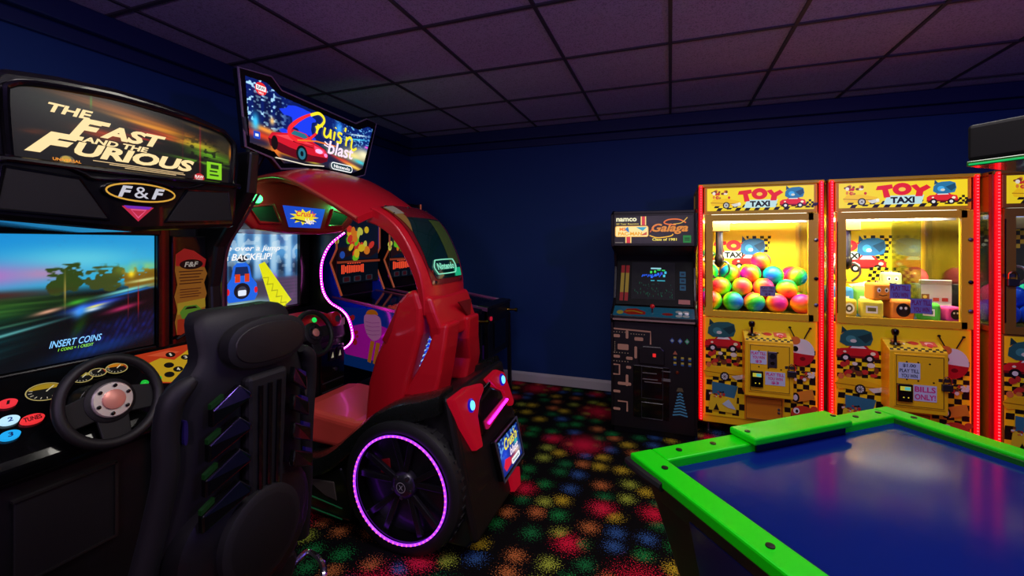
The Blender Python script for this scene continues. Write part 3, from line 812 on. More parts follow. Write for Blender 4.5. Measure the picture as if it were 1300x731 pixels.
# header
hd = [(-.46, -.04), (-.44, .08), (-.36, .17), (.36, .17), (.44, .08), (.46, -.04), (.36, -.115), (.14, -.135), (-.14, -.135), (-.36, -.115)]
MB().prism([(-2.19, CC + y, 1.69 + z) for y, z in hd], (-.66, 0, 0)).build('header', red_plastic, cb, bevel=.02, seg=3)
for sgn in (-1, 1):
    pts = [(sgn * .40, .01), (sgn * .24, .035), (sgn * .19, -.075), (sgn * .33, -.075)]
    MB().prism([(-2.192, CC + y, 1.69 + z) for y, z in pts], (.006, 0, 0)).build('speaker_grille', mat((18, 24, 20), .6, bump=.5, bscale=800), cb)
    MB().tube([(-2.186, CC + y, 1.69 + z) for y, z in pts], .010, 8, True).build('grille_rim', red_plastic, cb, smooth=True)
    l_ = MB().sphere((-2.165, CC + sgn * .36, 1.745), .025, 14, 10).build('marker_lamp', mat((70, 255, 120), .2, glow=4.0), cb, smooth=True)
    MB().lathe([(.03, -.02), (.03, 0), (.02, .004)], (-2.178, CC + sgn * .36, 1.735), (1, 0, 0), 16).build('lamp_bezel', mat((30, 50, 34), .3), cb, smooth=True)
    pl = point('marker_lamp_light', (-2.10, CC + sgn * .36, 1.745), 1.2, (.05, 1.0, .2), .02)
pts = [(-.195, .03), (.145, .03), (.09, -.10), (-.195, -.10)]
pts = [(-.17, .035), (.17, .035), (.125, -.095), (-.125, -.095)]
MB().prism([(-2.192, CC + y, 1.69 + z) for y, z in pts], (.008, 0, 0)).build('header_sign', mat((30, 80, 220), .3, glow=.8), cb, bevel=.002)
a = Art((-2.183, CC, 1.69), **XF, glow=.95)
star = []
for k in range(22):
    r_ = 1.0 if k % 2 == 0 else .6; star.append((-.01 + .12 * r_ * math.cos(k * math.pi / 11), -.028 + .052 * r_ * math.sin(k * math.pi / 11)))
a.poly(star, (240, 220, 40)).text("Cruis'n", -.075, -.025, .08, .012, (230, 50, 60), shear=.3, bold=.02).text('blast', -.01, -.07, .07, -.035, (250, 240, 250), shear=.3, bold=.02).line([(-.09, -.045), (-.02, -.055), (.0, -.06)], .01, (20, 30, 60))
a.build('header_sign_print', cb)
# roof shell
rings = []
for x, zc, w in ((-2.26, 1.90, .36), (-2.15, 1.935, .385), (-2.0, 1.94, .40), (-1.85, 1.90, .40), (-1.72, 1.835, .385), (-1.62, 1.775, .37), (-1.50, 1.70, .345)):
    top = []; bot = []
    for k in range(13):
        s_ = -1 + 2 * k / 12
        z = zc - .070 * abs(s_) ** 2.4
        top.append((x + .05 * (1 - s_ * s_), CC + w * s_, z)); bot.append((x + .05 * (1 - s_ * s_), CC + w * s_ * .97, z - .032))
    rings.append(top + bot[::-1])
MB().loft(rings).build('roof_shell', red_plastic, cb, smooth=True)
MB().tube(smooth_path([(-2.2, CC - .385, 1.847), (-2.0, CC - .403, 1.858), (-1.85, CC - .403, 1.820), (-1.72, CC - .388, 1.755), (-1.62, CC - .372, 1.697), (-1.50, CC - .347, 1.625)], 4), .009, 8).build('roof_edge', mat((200, 80, 60), .3), cb, smooth=True)
# marquee on its bracket
mq = [(-.554, .217), (-.359, .239), (-.292, .184), (.323, .155), (.44, .219), (.548, .213), (.415, -.187), (.291, -.226), (.229, -.23), (-.111, -.225), (-.297, -.255), (-.354, -.204), (-.51, -.176)]
MX, MZ = -2.05, 2.17
MB().prism([(MX, CC - .01 + y, MZ + z) for y, z in mq], (-.045, 0, 0)).build('marquee', gloss_black, cb, bevel=.004)
MB().tube([(MX - .005, CC - .01 + y, MZ + z) for y, z in mq], .007, 6, True).build('marquee_frame', mat((150, 130, 170), .25, metal=.5), cb, smooth=True)
ar = [(-.519, .186), (-.394, .193), (-.308, .150), (.348, .117), (.450, .165), (.502, .160), (.389, -.145), (.29, -.19), (.229, -.20), (-.111, -.195), (-.281, -.222), (-.340, -.17), (-.492, -.150)]
MA = (MX + .001, CC - .01, MZ)
p = Paint(320, 150); u, v = p.u, p.v
p.fill(np.ones_like(u), (6, 26, 96)); p.fill(p.st(.5, 1, u) * .6, (6, 40, 120)); p.fill(p.st(.55, .2, v), (30, 30, 60))
bl = p.st(.66, .74, vnoise(u * 70, v * 40, 12)) * p.st(.30, .15, u) * p.st(.35, .45, v); p.fill(bl, (170, 220, 255))
bl = p.st(.68, .76, vnoise(u * 90, v * 50, 13)) * p.st(.55, .75, u) * p.st(.45, .6, v); p.fill(bl * .8, (120, 200, 255))
for cx in (.07, .13, .20): p.fill(p.g(cx, .65, .022, .22, p=6) * .55, (4, 10, 40))
sp = p.st(.52, .62, vnoise(u * 22, v * 14, 14) * p.g(.34, .60, .15, .26, p=3) * 1.7); p.fill(sp, (26, 60, 235))
for cu, cv, ru, rv, ro, col in [(.12, .38, .10, .04, -20, (255, 160, 60)), (.10, .30, .12, .05, -15, (220, 60, 30)), (.06, .45, .02, .10, 0, (60, 200, 255)), (.16, .52, .015, .05, 0, (255, 200, 120)), (.66, .72, .03, .10, 0, (60, 160, 255)), (.85, .72, .10, .012, 18, (220, 250, 255)), (.83, .64, .12, .012, 22, (90, 220, 255)),
                                (.80, .36, .12, .10, -10, (240, 220, 130)), (.90, .42, .08, .10, 0, (245, 235, 190)), (.70, .24, .14, .03, -28, (230, 40, 40)), (.80, .18, .10, .03, -25, (250, 210, 80)), (.86, .28, .06, .03, -20, (60, 200, 220)), (.93, .56, .02, .02, 0, (255, 80, 220)), (.60, .32, .10, .012, -35, (60, 120, 60)), (.25, .14, .14, .03, -8, (190, 110, 30)), (.45, .10, .05, .02, 0, (220, 190, 60)), (.5, .05, .3, .04, 0, (20, 14, 20)), (.18, .15, .03, .12, 10, (230, 120, 40))]:
    p.fill(p.g(cu, cv, ru, rv, ro), col)
picture('marquee_picture', p, MA, **XF, x0=-.522, y0=-.225, x1=.506, y1=.198, glow=1.15, parent=cb, clip=ar)
a = Art((MX + .002, CC - .01, MZ), **XF, glow=1.1)
# low red sports car
a.poly([(-.385, -.10), (-.36, -.065), (-.25, -.045), (-.22, -.015), (-.12, -.02), (-.06, -.06), (.03, -.085), (.055, -.115), (.05, -.155), (.0, -.175), (-.14, -.185), (-.30, -.165), (-.37, -.14)], (205, 24, 44))
a.poly([(-.385, -.10), (-.37, -.14), (-.30, -.165), (-.14, -.185), (.0, -.175), (.05, -.155), (.052, -.135), (-.08, -.14), (-.24, -.125), (-.34, -.105)], (96, 8, 24)).poly([(-.34, -.075), (-.25, -.055), (-.10, -.07), (-.06, -.075), (-.2, -.085)], (240, 70, 80))
a.poly([(-.235, -.045), (-.21, -.02), (-.13, -.024), (-.09, -.055)], (40, 110, 130)).poly([(-.06, -.075), (.02, -.09), (.03, -.115), (-.05, -.12)], (250, 70, 110)).ell(-.02, -.105, .03, .014, (255, 190, 240)).ell(.035, -.12, .014, .012, (255, 140, 210))
a.ell(-.155, -.145, .042, .050, (16, 16, 22)).ell(-.155, -.145, .028, .034, (40, 110, 130)).ell(-.155, -.145, .012, .016, (10, 20, 30)).ell(-.345, -.12, .022, .04, (20, 12, 16))
a.line([(-.22, -.085), (-.07, -.095)], .006, (120, 10, 24)).line([(-.34, -.20), (-.13, -.205), (.02, -.19)], .006, (230, 220, 200))
# sweeping script title
red, yel = (240, 40, 50), (246, 230, 40)
s1 = smooth_path([(-.04, .005), (-.10, -.045), (-.17, -.075), (-.235, -.06), (-.245, -.02), (-.20, .03), (-.14, .075), (-.07, .115)], 6)
a.line(s1, [.012 + .014 * math.sin(math.pi * k / (len(s1) - 1)) for k in range(len(s1))], red)
s2 = smooth_path([(-.09, .10), (-.03, .128), (.01, .118), (.02, .09), (-.01, .055), (-.05, .035)], 6)
a.line(s2, .018, yel).line([(-.19, -.072), (-.05, -.048), (.12, -.045)], .009, (230, 120, 40))
for sk in ([(-.028, .062), (-.044, .0)], [(-.040, .02), (-.015, .056), (.008, .056)], [(.028, .055), (.018, .012), (.038, -.004), (.066, .02), (.078, .055)], [(.076, .05), (.072, -.006)], [(.112, .048), (.100, -.01)],
           [(.178, .046), (.150, .05), (.142, .03), (.166, .014), (.160, -.012), (.126, -.014)], [(.222, .040), (.212, -.024)], [(.218, .015), (.250, .042), (.272, .028), (.264, -.022), (.286, -.036), (.318, -.018)], [(.214, .098), (.204, .070)], [(.120, .078), (.117, .070)]):
    a.line(smooth_path(sk, 5), .0155, yel)
a.text('blast', .045, -.105, .285, -.02, (250, 225, 240), shear=.25, bold=.02).line([(.02, -.035), (.055, -.05)], .008, (250, 225, 240)).line([(.015, -.055), (.06, -.065)], .008, (250, 225, 240))
a.rrect(.075, -.197, .275, -.150, .022, (245, 250, 250)).rrect(.081, -.191, .269, -.156, .017, (30, 60, 70)).text('Nintendo', .10, -.185, .25, -.163, (250, 250, 250), bold=.025)
a.ell(-.435, .145, .036, .034, (225, 40, 44)).rect(-.465, .135, -.405, .162, (245, 240, 240)).text('RAW', -.458, .140, -.412, .158, (40, 40, 60), bold=.02).text('THRILLS', -.452, .117, -.42, .128, (245, 240, 240), bold=.02)
a.rrect(-.480, -.125, -.440, -.085, .006, (30, 70, 190)).rect(-.470, -.112, -.450, -.098, (225, 235, 250))
a.build('marquee_title', cb)
MB().tube([(-2.09, CC - .36, 2.05), (-2.15, CC - .40, 1.90), (-2.22, CC - .40, 1.80)], .022, 8).build('marquee_bracket', black, cb)
MB().tube([(-2.09, CC + .30, 2.05), (-2.15, CC + .33, 1.90), (-2.22, CC + .33, 1.80)], .022, 8).build('marquee_bracket', black, cb)
MB().tube([(-2.04, CC - .545, 2.14), (-2.09, CC - .47, 1.92), (-2.12, CC - .42, 1.80)], .010, 8).build('support_rod', mat((120, 110, 120), .3, metal=.8), cb, smooth=True)

# rear hoop (hatch): curved slab with a glass panel
HP = smooth_path([(-1.475, 1.715), (-1.40, 1.675), (-1.315, 1.60), (-1.245, 1.49), (-1.195, 1.37), (-1.17, 1.25), (-1.165, 1.12)], 4)
def hoop_frame(i):
    a_ = np.array(HP[max(i - 1, 0)]); b_ = np.array(HP[min(i + 1, len(HP) - 1)]); t = (b_ - a_) / np.linalg.norm(b_ - a_)
    return np.array(HP[i]), np.array((-t[1], t[0])) * -1   # point and outward normal in (x, z)
rings = []
HC = 2.20
for i in range(len(HP)):
    q, n_ = hoop_frame(i)
    if n_[0] + n_[1] < 0: n_ = -n_
    f = i / (len(HP) - 1); w = .285 - .06 * f; th = .115 - .055 * f
    ring = []
    for k in range(9):
        s_ = -1 + 2 * k / 8
        o_ = q - n_ * .03 * s_ ** 4
        ring.append((o_[0], HC + w * s_, o_[1]))
    i0 = q - n_ * th
    ring += [(i0[0], HC + w * .97, i0[1]), (i0[0], HC - w * .97, i0[1])]
    rings.append(ring)
MB().loft(rings).build('rear_hoop', red_plastic, cb, smooth=True, bevel=.006)
def hoop_pt(f, s_, h):
    i = min(int(f * (len(HP) - 1)), len(HP) - 2); g = f * (len(HP) - 1) - i
    q0, n0 = hoop_frame(i); q1, n1 = hoop_frame(i + 1)
    if n0[0] + n0[1] < 0: n0 = -n0
    if n1[0] + n1[1] < 0: n1 = -n1
    q = q0 * (1 - g) + q1 * g; n_ = n0 * (1 - g) + n1 * g
    w = .285 - .06 * f
    o_ = q - n_ * .03 * s_ ** 4 + n_ * h
    return (o_[0], HC + w * s_, o_[1])
def hoop_patch(name, fn, h, m, n1=10, n2=8):
    """fn(a,b) -> (f, s) for a, b in 0..1"""
    vs = []; fs = []
    for i in range(n1 + 1):
        for j in range(n2 + 1): vs.append(hoop_pt(*fn(i / n1, j / n2), h))
    for i in range(n1):
        for j in range(n2):
            k = i * (n2 + 1) + j; fs.append((k, k + 1, k + n2 + 2, k + n2 + 1))
    return MB().add(vs, fs).build(name, m, cb, smooth=True)
hoop_patch('hatch_trim', lambda a_, b_: (.06 + .74 * a_, (-.86 + 1.72 * b_) * (1 - .15 * a_ ** 3)), .004, mat((120, 20, 30), .25, coat=.4), 12)
hoop_patch('hatch_glass', lambda a_, b_: (.26 + .50 * a_, (-.74 + 1.48 * b_) * (.9 + .1 * min(1, a_ * 3)) * (1 - .25 * max(0, a_ - .8) / .2)), .007, mat((10, 44, 42), .06, coat=1.0), 14)
hoop_patch('hatch_reflection', lambda a_, b_: (.28 + .38 * a_, .16 + .50 * b_), .009, mat((70, 92, 40), .3), 10, 4)  # green reflection on the glass, painted as a patch
hoop_patch('hatch_corner_light', lambda a_, b_: (.69 + .065 * a_, .30 + .34 * b_), .010, mat((30, 210, 150), .3, glow=.55), 3, 3)
hoop_patch('hatch_decal', lambda a_, b_: (.10 + .30 * a_, -.88 + .12 * a_ + .24 * b_ * math.sin(math.pi * min(1, .25 + .75 * a_))), .009, mat((225, 170, 90), .4, glow=.12), 8, 4)
hoop_patch('hatch_decal', lambda a_, b_: (.10 + .12 * a_, -.86 + .05 * a_ + .26 * b_), .0105, mat((230, 215, 195), .4, glow=.12), 4, 4)
for f, s_ in ((.08, -.75), (.08, 0), (.08, .75), (.2, -.8), (.78, -.6), (.78, .6)):
    MB().sphere(hoop_pt(f, s_, .004), .008, 8, 6).build('hatch_screw', gloss_black, cb)
# lettering on the glass, bent with the hatch
def hoop_text(name, t, f0, s0, f1, s1, m, bold, h=.012):
    vs, fs = text_geo(t, 0, bold)
    MB().add([hoop_pt(f0 + (f1 - f0) * q[1], s0 + (s1 - s0) * q[0], h) for q in vs], fs).build(name, m, cb)
lg = mat((150, 255, 215), .3, glow=.7)
hoop_text('hatch_lettering', 'Nintendo', .695, -.46, .645, .30, lg, .03)
outl = [(.715, -.50), (.725, -.42), (.725, .24), (.715, .34), (.675, .40), (.632, .34), (.622, .24), (.622, -.42), (.632, -.50), (.672, -.58)]
MB().tube([hoop_pt(f, s_, .011) for f, s_ in smooth_path(outl, 3, True)], .0032, 6, True).build('hatch_lettering_outline', lg, cb)
# junction and legs of the hoop
MB().loft([[(-1.165 + dx, HC - w, z), (-1.165 + dx, HC + w, z), (-1.165 - d, HC + w, z), (-1.165 - d, HC - w, z)] for dx, w, d, z in ((.0, .225, .055, 1.22), (.03, .225, .045, 1.14), (.06, .215, .02, 1.06), (.06, .20, .02, .99))]).build('hoop_junction', red_plastic, cb, bevel=.02, seg=3)
MB().prism([(-1.112, HC - .02, 1.17), (-1.112, HC + .14, 1.17), (-1.110, HC + .12, 1.06)], (.010, 0, 0)).build('junction_vent', mat((120, 10, 22), .5), cb)
for sgn, yb in ((-1, -.15), (1, .205)):
    R_ = []
    for z, xo, d, yc, w in ((1.08, -1.075, .075, sgn * .125, .075), (.95, -1.085, .10, sgn * .140, .078), (.82, -1.105, .145, yb, .080), (.69, -1.13, .20, yb, .085)):
        R_.append([(xo, HC + yc - w, z), (xo, HC + yc + w, z), (xo - d, HC + yc + w, z), (xo - d, HC + yc - w, z)])
    MB().loft(R_[::-1]).build('hoop_leg', red_plastic, cb, bevel=.018, seg=3)
# seat
so = [(-1.22, 1.26), (-1.30, 1.245), (-1.36, 1.20), (-1.40, 1.10), (-1.44, .98), (-1.50, .86), (-1.55, .72), (-1.56, .60), (-1.62, .52), (-1.75, .52), (-1.95, .57), (-2.05, .55), (-2.08, .47), (-2.06, .38), (-1.7, .34), (-1.5, .34), (-1.36, .50), (-1.30, .72), (-1.24, .95), (-1.20, 1.12)]
so = [(-1.24, 1.255), (-1.30, 1.245), (-1.37, 1.17), (-1.41, 1.06), (-1.50, .88), (-1.545, .74), (-1.56, .62), (-1.57, .50), (-1.40, .44), (-1.34, .58), (-1.28, .80), (-1.215, 1.02), (-1.205, 1.16)]
sb = MB().prism([(x, 1.96, z) for x, z in so], (0, .44, 0)).build('seat_back', red_plastic, cb, bevel=.035, seg=4)
MB().prism([(-1.34, 1.972, 1.19), (-1.385, 1.972, 1.10), (-1.45, 1.972, .98), (-1.42, 1.972, .96), (-1.385, 1.972, 1.03)], (0, -.016, 0)).build('seat_side_flap', mat((160, 14, 28), .35), sb, bevel=.006)
cu = [(-1.53, .54), (-1.62, .53), (-1.80, .545), (-1.95, .56), (-2.06, .55), (-2.10, .49), (-2.08, .40), (-1.95, .37), (-1.55, .36)]
MB().prism([(x, 1.93, z) for x, z in cu], (0, .50, 0)).build('seat_cushion', mat((228, 78, 66), .38, coat=.1), cb, bevel=.035, seg=4)
# blue striped light panel between seat and legs
PO = (-1.285, 2.03, .80); PN = Vector((.9, -.436, 0)).normalized(); PU = Vector((.436, .9, 0)).normalized()
PV = Vector((.20, -.03, 1)).normalized()
MB().prism([Vector(PO) + PU * x + PV * y for x, y in ((-.02, -.06), (.16, -.06), (.16, .29), (-.02, .29))], PN * -.02).build('light_panel', mat((16, 60, 220), .3, glow=.9), cb)
a = Art(PO, PU, PV, PN, glow=1.0)
for k in range(9):
    y = -.04 + k * .026; a.line([(-.01, y + .012), (.02, y), (.05, y + .016), (.09, y + .004), (.15, y + .02)], .008, (170, 215, 255)).line([(-.01, y + .022), (.04, y + .012), (.1, y + .024)], .004, (8, 20, 90))
a.poly([(.0, .245), (.02, .275), (.04, .245), (.02, .215)], (235, 205, 245)).build('light_panel_stripes', cb)

# car body
bp_ = [(-2.12, .07), (-2.12, .27), (-1.95, .30), (-1.80, .325), (-1.66, .385), (-1.52, .50), (-1.40, .60), (-1.26, .675), (-1.12, .715), (-1.015, .765), (-.98, .745), (-.92, .50), (-.875, .28), (-.865, .10), (-.90, .06)]
MB().prism([(x, 1.86, z) for x, z in bp_], (0, .66, 0)).build('body', mat((16, 17, 18), .4, coat=.2), cb, bevel=.012)
fen = smooth_path([(-2.16, .285), (-1.95, .315), (-1.80, .340), (-1.66, .405), (-1.52, .525), (-1.40, .620), (-1.26, .695), (-1.12, .735), (-1.02, .775)], 4)
for yc, sgn in ((1.845, -1), (2.54, 1)):
    rg = []
    for i, (x, z) in enumerate(fen):
        f = i / (len(fen) - 1); w = .035 + .045 * math.sin(math.pi * min(1, f * 1.1)) ** 2 if f < .9 else .045
        o_ = yc + sgn * .042; q = -sgn
        cs = [(o_ + q * .010, -.085), (o_, -.03), (o_ + q * .012, .004), (o_ + q * .045, .022), (o_ + q * .10, .026), (o_ + q * .15, .014), (o_ + q * .15, -.085)]
        rg.append([(x, y_, z + dz) for y_, dz in cs])
    MB().loft(rg).build('fender_flare', mat((20, 24, 22), .28, coat=.5), cb, smooth=True)
# side skirt with scoop
MB().prism([(-2.12, 1.84, .05), (-2.12, 1.84, .26), (-1.80, 1.84, .29), (-1.62, 1.84, .33), (-1.55, 1.84, .20), (-1.55, 1.84, .05)], (0, .06, 0)).build('side_skirt', mat((14, 18, 16), .3, coat=.4), cb, bevel=.02, seg=3)
MB().prism([(-1.86, 1.835, .235), (-1.66, 1.835, .245), (-1.64, 1.835, .15), (-1.72, 1.835, .165)], (0, .03, 0)).build('scoop_insert', mat((74, 66, 62), .7), cb, bevel=.004)
MB().tube([(-1.92, 1.832, .205), (-1.83, 1.832, .225)], .006, 6).build('scoop_trim', chrome, cb)
for z0, z1 in ((.17, .12), (.10, .065)):
    MB().tube([(-2.0, 1.836, z0), (-1.60, 1.832, z1)], .004, 6).build('skirt_line', mat((30, 120, 70), .3), cb)
# footwell tread plate
MB().box(-2.20, 1.88, .25, -1.85, 2.48, .30).build('tread_plate', mat((70, 110, 90), .3, metal=.6, bump=1.0, bscale=60), cb, bevel=.005)  # green light on the plate is put into its colour
# rear wheel (both sides)
def car_wheel(yf, sgn, full):
    c0 = (-1.225, yf, .315); A = (0, -sgn, 0)
    ty = MB().lathe([(.262, -.14), (.305, -.135), (.325, -.11), (.328, -.04), (.318, -.012), (.295, .0), (.268, -.004), (.262, -.03)], c0, A, 48, cap=False).build('tyre', mat((20, 20, 22), .55), cb, smooth=True)
    tr = MB()
    for k in range(48):
        q = 2 * math.pi * k / 48; c_, s_ = math.cos(q), math.sin(q)
        p0 = Vector((c0[0] + .3255 * c_, yf + sgn * .03, c0[2] + .3255 * s_)); t = Vector((-s_, 0, c_)); r_ = Vector((c_, 0, s_))
        tr.prism([p0 - t * .006, p0 + t * .006, p0 + t * .010 + Vector((0, sgn * .05, 0)), p0 - t * .002 + Vector((0, sgn * .05, 0))], r_ * .006)
    o = tr.build('tread_blocks', mat((26, 26, 28), .6), ty); o['kind'] = 'stuff'
    if not full: return
    MB().lathe([(.255, -.10), (.262, -.03), (.262, -.01), (.250, -.012), (.245, -.09)], c0, A, 48, cap=False).build('rim', gloss_black, ty, smooth=True)
    N = 64
    ring = [(c0[0] + .256 * math.cos(2 * math.pi * k / N), yf - sgn * .004, c0[2] + .256 * math.sin(2 * math.pi * k / N)) for k in range(N)]
    MB().tube(ring, .0055, 8, True).build('neon_ring', mat((150, 50, 255), .3, glow=2.2), ty, smooth=True)
    d1 = MB()
    for k in range(N): d1.sphere((ring[k][0], yf - sgn * .008, ring[k][2]), .0046, 6, 4)
    d1.build('neon_diodes', mat((255, 90, 140), .3, glow=2.2), ty)
    for k in range(5):
        q = math.radians(90 + 72 * k)
        for dq in (-.22, .22):
            q1 = q + dq
            e0 = Vector((math.cos(q), 0, math.sin(q))); e1 = Vector((math.cos(q1), 0, math.sin(q1)))
            b0 = Vector(c0) + Vector((0, sgn * .045, 0)) + e0 * .04; b1 = Vector(c0) + Vector((0, sgn * .03, 0)) + e1 * .248
            t = Vector((-math.sin(q1), 0, math.cos(q1)))
            MB().prism([b0 - t * .014, b0 + t * .014, b1 + t * .016, b1 - t * .016], (0, sgn * .022, 0)).build('spoke', mat((58, 58, 62), .25, metal=.8), ty, bevel=.004)
    MB().lathe([(.07, -.07), (.065, -.04), (.045, -.022), (0, -.02)], c0, A, 20).build('hub_cap', mat((70, 70, 74), .3, metal=.8), ty, smooth=True)
    for k in range(5):
        q = math.radians(126 + 72 * k)
        MB().lathe([(.011, -.045), (.011, -.022), (0, -.02)], (c0[0] + .05 * math.cos(q), yf, c0[2] + .05 * math.sin(q)), A, 8).build('lug_nut', steel, ty)
    MB().lathe([(.175, -.115), (.175, -.10), (.05, -.10)], c0, A, 32).build('brake_disc', mat((50, 50, 52), .4, metal=.8), ty, smooth=True)
    MB().prism([(c0[0] - .165, yf + sgn * .07, .40), (c0[0] - .10, yf + sgn * .07, .42), (c0[0] - .09, yf + sgn * .07, .32), (c0[0] - .15, yf + sgn * .07, .29)], (0, sgn * .03, 0)).build('brake_caliper', mat((150, 16, 22), .35), ty, bevel=.01)
    Art((c0[0], yf + sgn * .019, c0[2]), **YF).ring(0, 0, .024, .024, .004, (150, 150, 150)).text('X', -.012, -.012, .012, .012, (170, 170, 170)).build('hub_emblem', ty)
car_wheel(1.785, 1, True)
car_wheel(2.61, -1, False)
# rear end
RO = Vector((-1.0, 2.19, .80)); RU = Vector((0, 1, 0)); RV = Vector((-.2105, 0, .9776)); RN = Vector((.9776, 0, .2105))
def rear(pts, h0, h1, name, m, bevel=.006, par=None):
    return MB().prism([RO + RU * x + RV * y + RN * h0 for x, y in pts], RN * (h1 - h0)).build(name, m, par or cb, bevel=bevel)
rear([(-.36, -.03), (.35, -.03), (.355, -.35), (.34, -.72), (-.34, -.72), (-.36, -.35)], -.03, .012, 'rear_panel', mat((14, 14, 15), .45), .02)
lamp_red = mat((225, 16, 46), .3, glow=.35)
tl = rear([(-.375, -.035), (-.205, -.032), (-.039, -.062), (-.035, -.097), (-.112, -.135), (-.160, -.195), (-.165, -.346), (-.24, -.335), (-.32, -.19)], 0, .045, 'tail_light', lamp_red, .012)
tr_ = rear([(.03, -.062), (.183, -.050), (.275, -.09), (.335, -.286), (.297, -.303), (.236, -.244), (.210, -.186), (.119, -.141)], 0, .045, 'tail_light', lamp_red, .012)
for x, y, par in ((-.22, -.120, tl), (.205, -.117, tr_)):
    c0 = RO + RU * x + RV * y + RN * .040
    MB().lathe([(.034, 0), (.034, .010), (.026, .014)], c0, RN, 20).build('lamp_ring', mat((20, 20, 190), .3, glow=.7), par, smooth=True)
    MB().lathe([(.026, .008), (.022, .018), (0, .022)], c0, RN, 20).build('lamp_lens', mat((90, 190, 255), .2, glow=2.2), par, smooth=True)
rear([(-.150, -.20), (-.10, -.125), (.06, -.105), (.19, -.165), (.225, -.27), (-.13, -.315)], .0, .04, 'trunk_bulge', gloss_black, .02)
rear([(-.10, -.285), (-.105, -.24), (.205, -.215), (.235, -.232), (.225, -.25), (-.08, -.29)], .03, .050, 'neon_bar_housing', mat((200, 20, 90), .3, glow=.5), .006)
MB().tube([RO + RU * -.075 + RV * -.262 + RN * .053, RO + RU * .21 + RV * -.234 + RN * .053], .0065, 8).build('neon_bar', pink, cb, smooth=True)
for k in range(6):
    c0 = RO + RU * (-.03 + k * .018) + RV * (-.105 + .002 * k) + RN * .03
    MB().sphere(c0, .009, 8, 6, (1, .6, 1.8)).build('vent_tooth', gloss_black, cb, smooth=True)
pl = rear([(-.04, -.375), (.30, -.368), (.30, -.59), (-.02, -.597)], .01, .05, 'number_plate', gloss_black, .01)
p = Paint(60, 40); u, v = p.u, p.v
p.fill(np.ones_like(u), (10, 40, 130)); p.fill(p.g(.2, .5, .2, .3) * .9, (40, 80, 230)); p.fill(p.g(.75, .3, .2, .12, -20), (240, 230, 200)); p.fill(p.g(.45, .2, .3, .1), (200, 30, 60)); p.fill((vnoise(u * 20, v * 14, 21) > .68) * .7 * p.st(.4, .7, v), (140, 210, 255)); p.fill(p.g(.8, .55, .1, .1), (60, 200, 180))
picture('plate_picture', p, RO, RU, RV, RN, -.018, -.575, .28, -.392, .95, pl, lift=.0512)
Art(RO + RN * .052, RU, RV, RN, glow=1.0).text("Cruis'n", .05, -.465, .25, -.405, yel, shear=.3, bold=.02).text('blast', .11, -.515, .24, -.475, (250, 230, 245), shear=.25, bold=.02).rrect(.11, -.565, .24, -.535, .012, (245, 250, 250)).text('Nintendo', .125, -.558, .225, -.542, (20, 40, 60), bold=.02).poly([(.0, -.53), (.03, -.50), (.10, -.515), (.10, -.55), (.02, -.56)], (215, 30, 60)).build('plate_lettering', pl)
MB().tube([RO + RU * x + RV * y + RN * .05 for x, y in ((-.04, -.375), (.30, -.368), (.30, -.59), (-.02, -.597))], .005, 6, True).build('plate_frame', mat((120, 130, 150), .3, metal=.7), pl)
for x0, x1 in ((.10, .245),):
    rear([(x0, -.62), (x1, -.635), (x1 - .03, -.725), (x0 + .01, -.715)], .0, .035, 'bumper_reflector', lamp_red, .006)

# dashboard with wheel
MB().prism([(-2.45, 1.83, .98), (-2.24, 1.83, 1.0), (-2.17, 1.83, .96), (-2.15, 1.83, .84), (-2.45, 1.83, .80)], (0, .68, 0)).build('dashboard', mat((18, 20, 20), .35), cb, bevel=.02)
MB().loft([oval(CC, .965, .27, .085, -2.26), oval(CC, .965, .25, .075, -2.19), oval(CC, .965, .20, .05, -2.17)]).build('dash_pod', red_plastic, cb, smooth=True)
for sgn in (-1, 1):
    MB().lathe([(.05, 0), (.05, .05), (.035, .06)], (-2.20, CC + sgn * .235, .97), (1, 0, .2), 18).build('pod_cap', red_plastic, cb, smooth=True)
    MB().lathe([(.022, 0), (.022, .008), (0, .012)], (-2.145, CC + sgn * .235, .98), (1, 0, .2), 14).build('pod_button', mat((60, 70, 80), .3), cb, smooth=True)
steering_wheel(cb, (-2.09, CC - .02, .935), (.93, 0, .36), .135, .016, mat((60, 60, 66), .3, metal=.7), (180, 270, 0), spoke_w=.2)
MB().lathe([(.016, 0), (.016, .008), (0, .012)], (-2.165, CC + .05, 1.0), (.93, 0, .36), 14).build('start_button', mat((30, 220, 90), .3, glow=1.0), cb, smooth=True)
a = Art((-2.168, CC, .96), **XF, glow=.9); a.rect(-.10, .015, -.05, .05, (120, 190, 255)).rect(-.085, .02, -.065, .045, (250, 250, 255)); a.build('dash_display', cb)
a = Art((-2.145, 2.44, .90), **XF); a.rect(-.02, .03, .04, .08, (190, 160, 160)).build('notice_sticker', cb)
# coin panel
box('coin_panel', -2.18, 2.28, .36, -2.165, 2.50, .80, gloss_black, cb, .004)
for y in (2.35, 2.42):
    MB().box(-2.165, y, .70, -2.155, y + .05, .78).build('coin_slot', mat((40, 40, 42), .3, metal=.6), cb, bevel=.003)
    Art((-2.155, y, .70), **XF, glow=.35).poly([(.012, .02), (.036, .02), (.028, .06)], (225, 215, 180)).build('coin_slot_lamp', cb)
MB().lathe([(.012, 0), (.012, .01), (0, .01)], (-2.165, 2.41, .635), (1, 0, 0), 12).build('lock', steel, cb)
for z in (.56, .50, .44): MB().box(-2.166, 2.29, z, -2.160, 2.49, z + .006).build('panel_groove', mat((50, 52, 54), .3), cb)
box('pedal', -2.16, 2.22, .30, -2.13, 2.30, .42, steel, cb, .006)
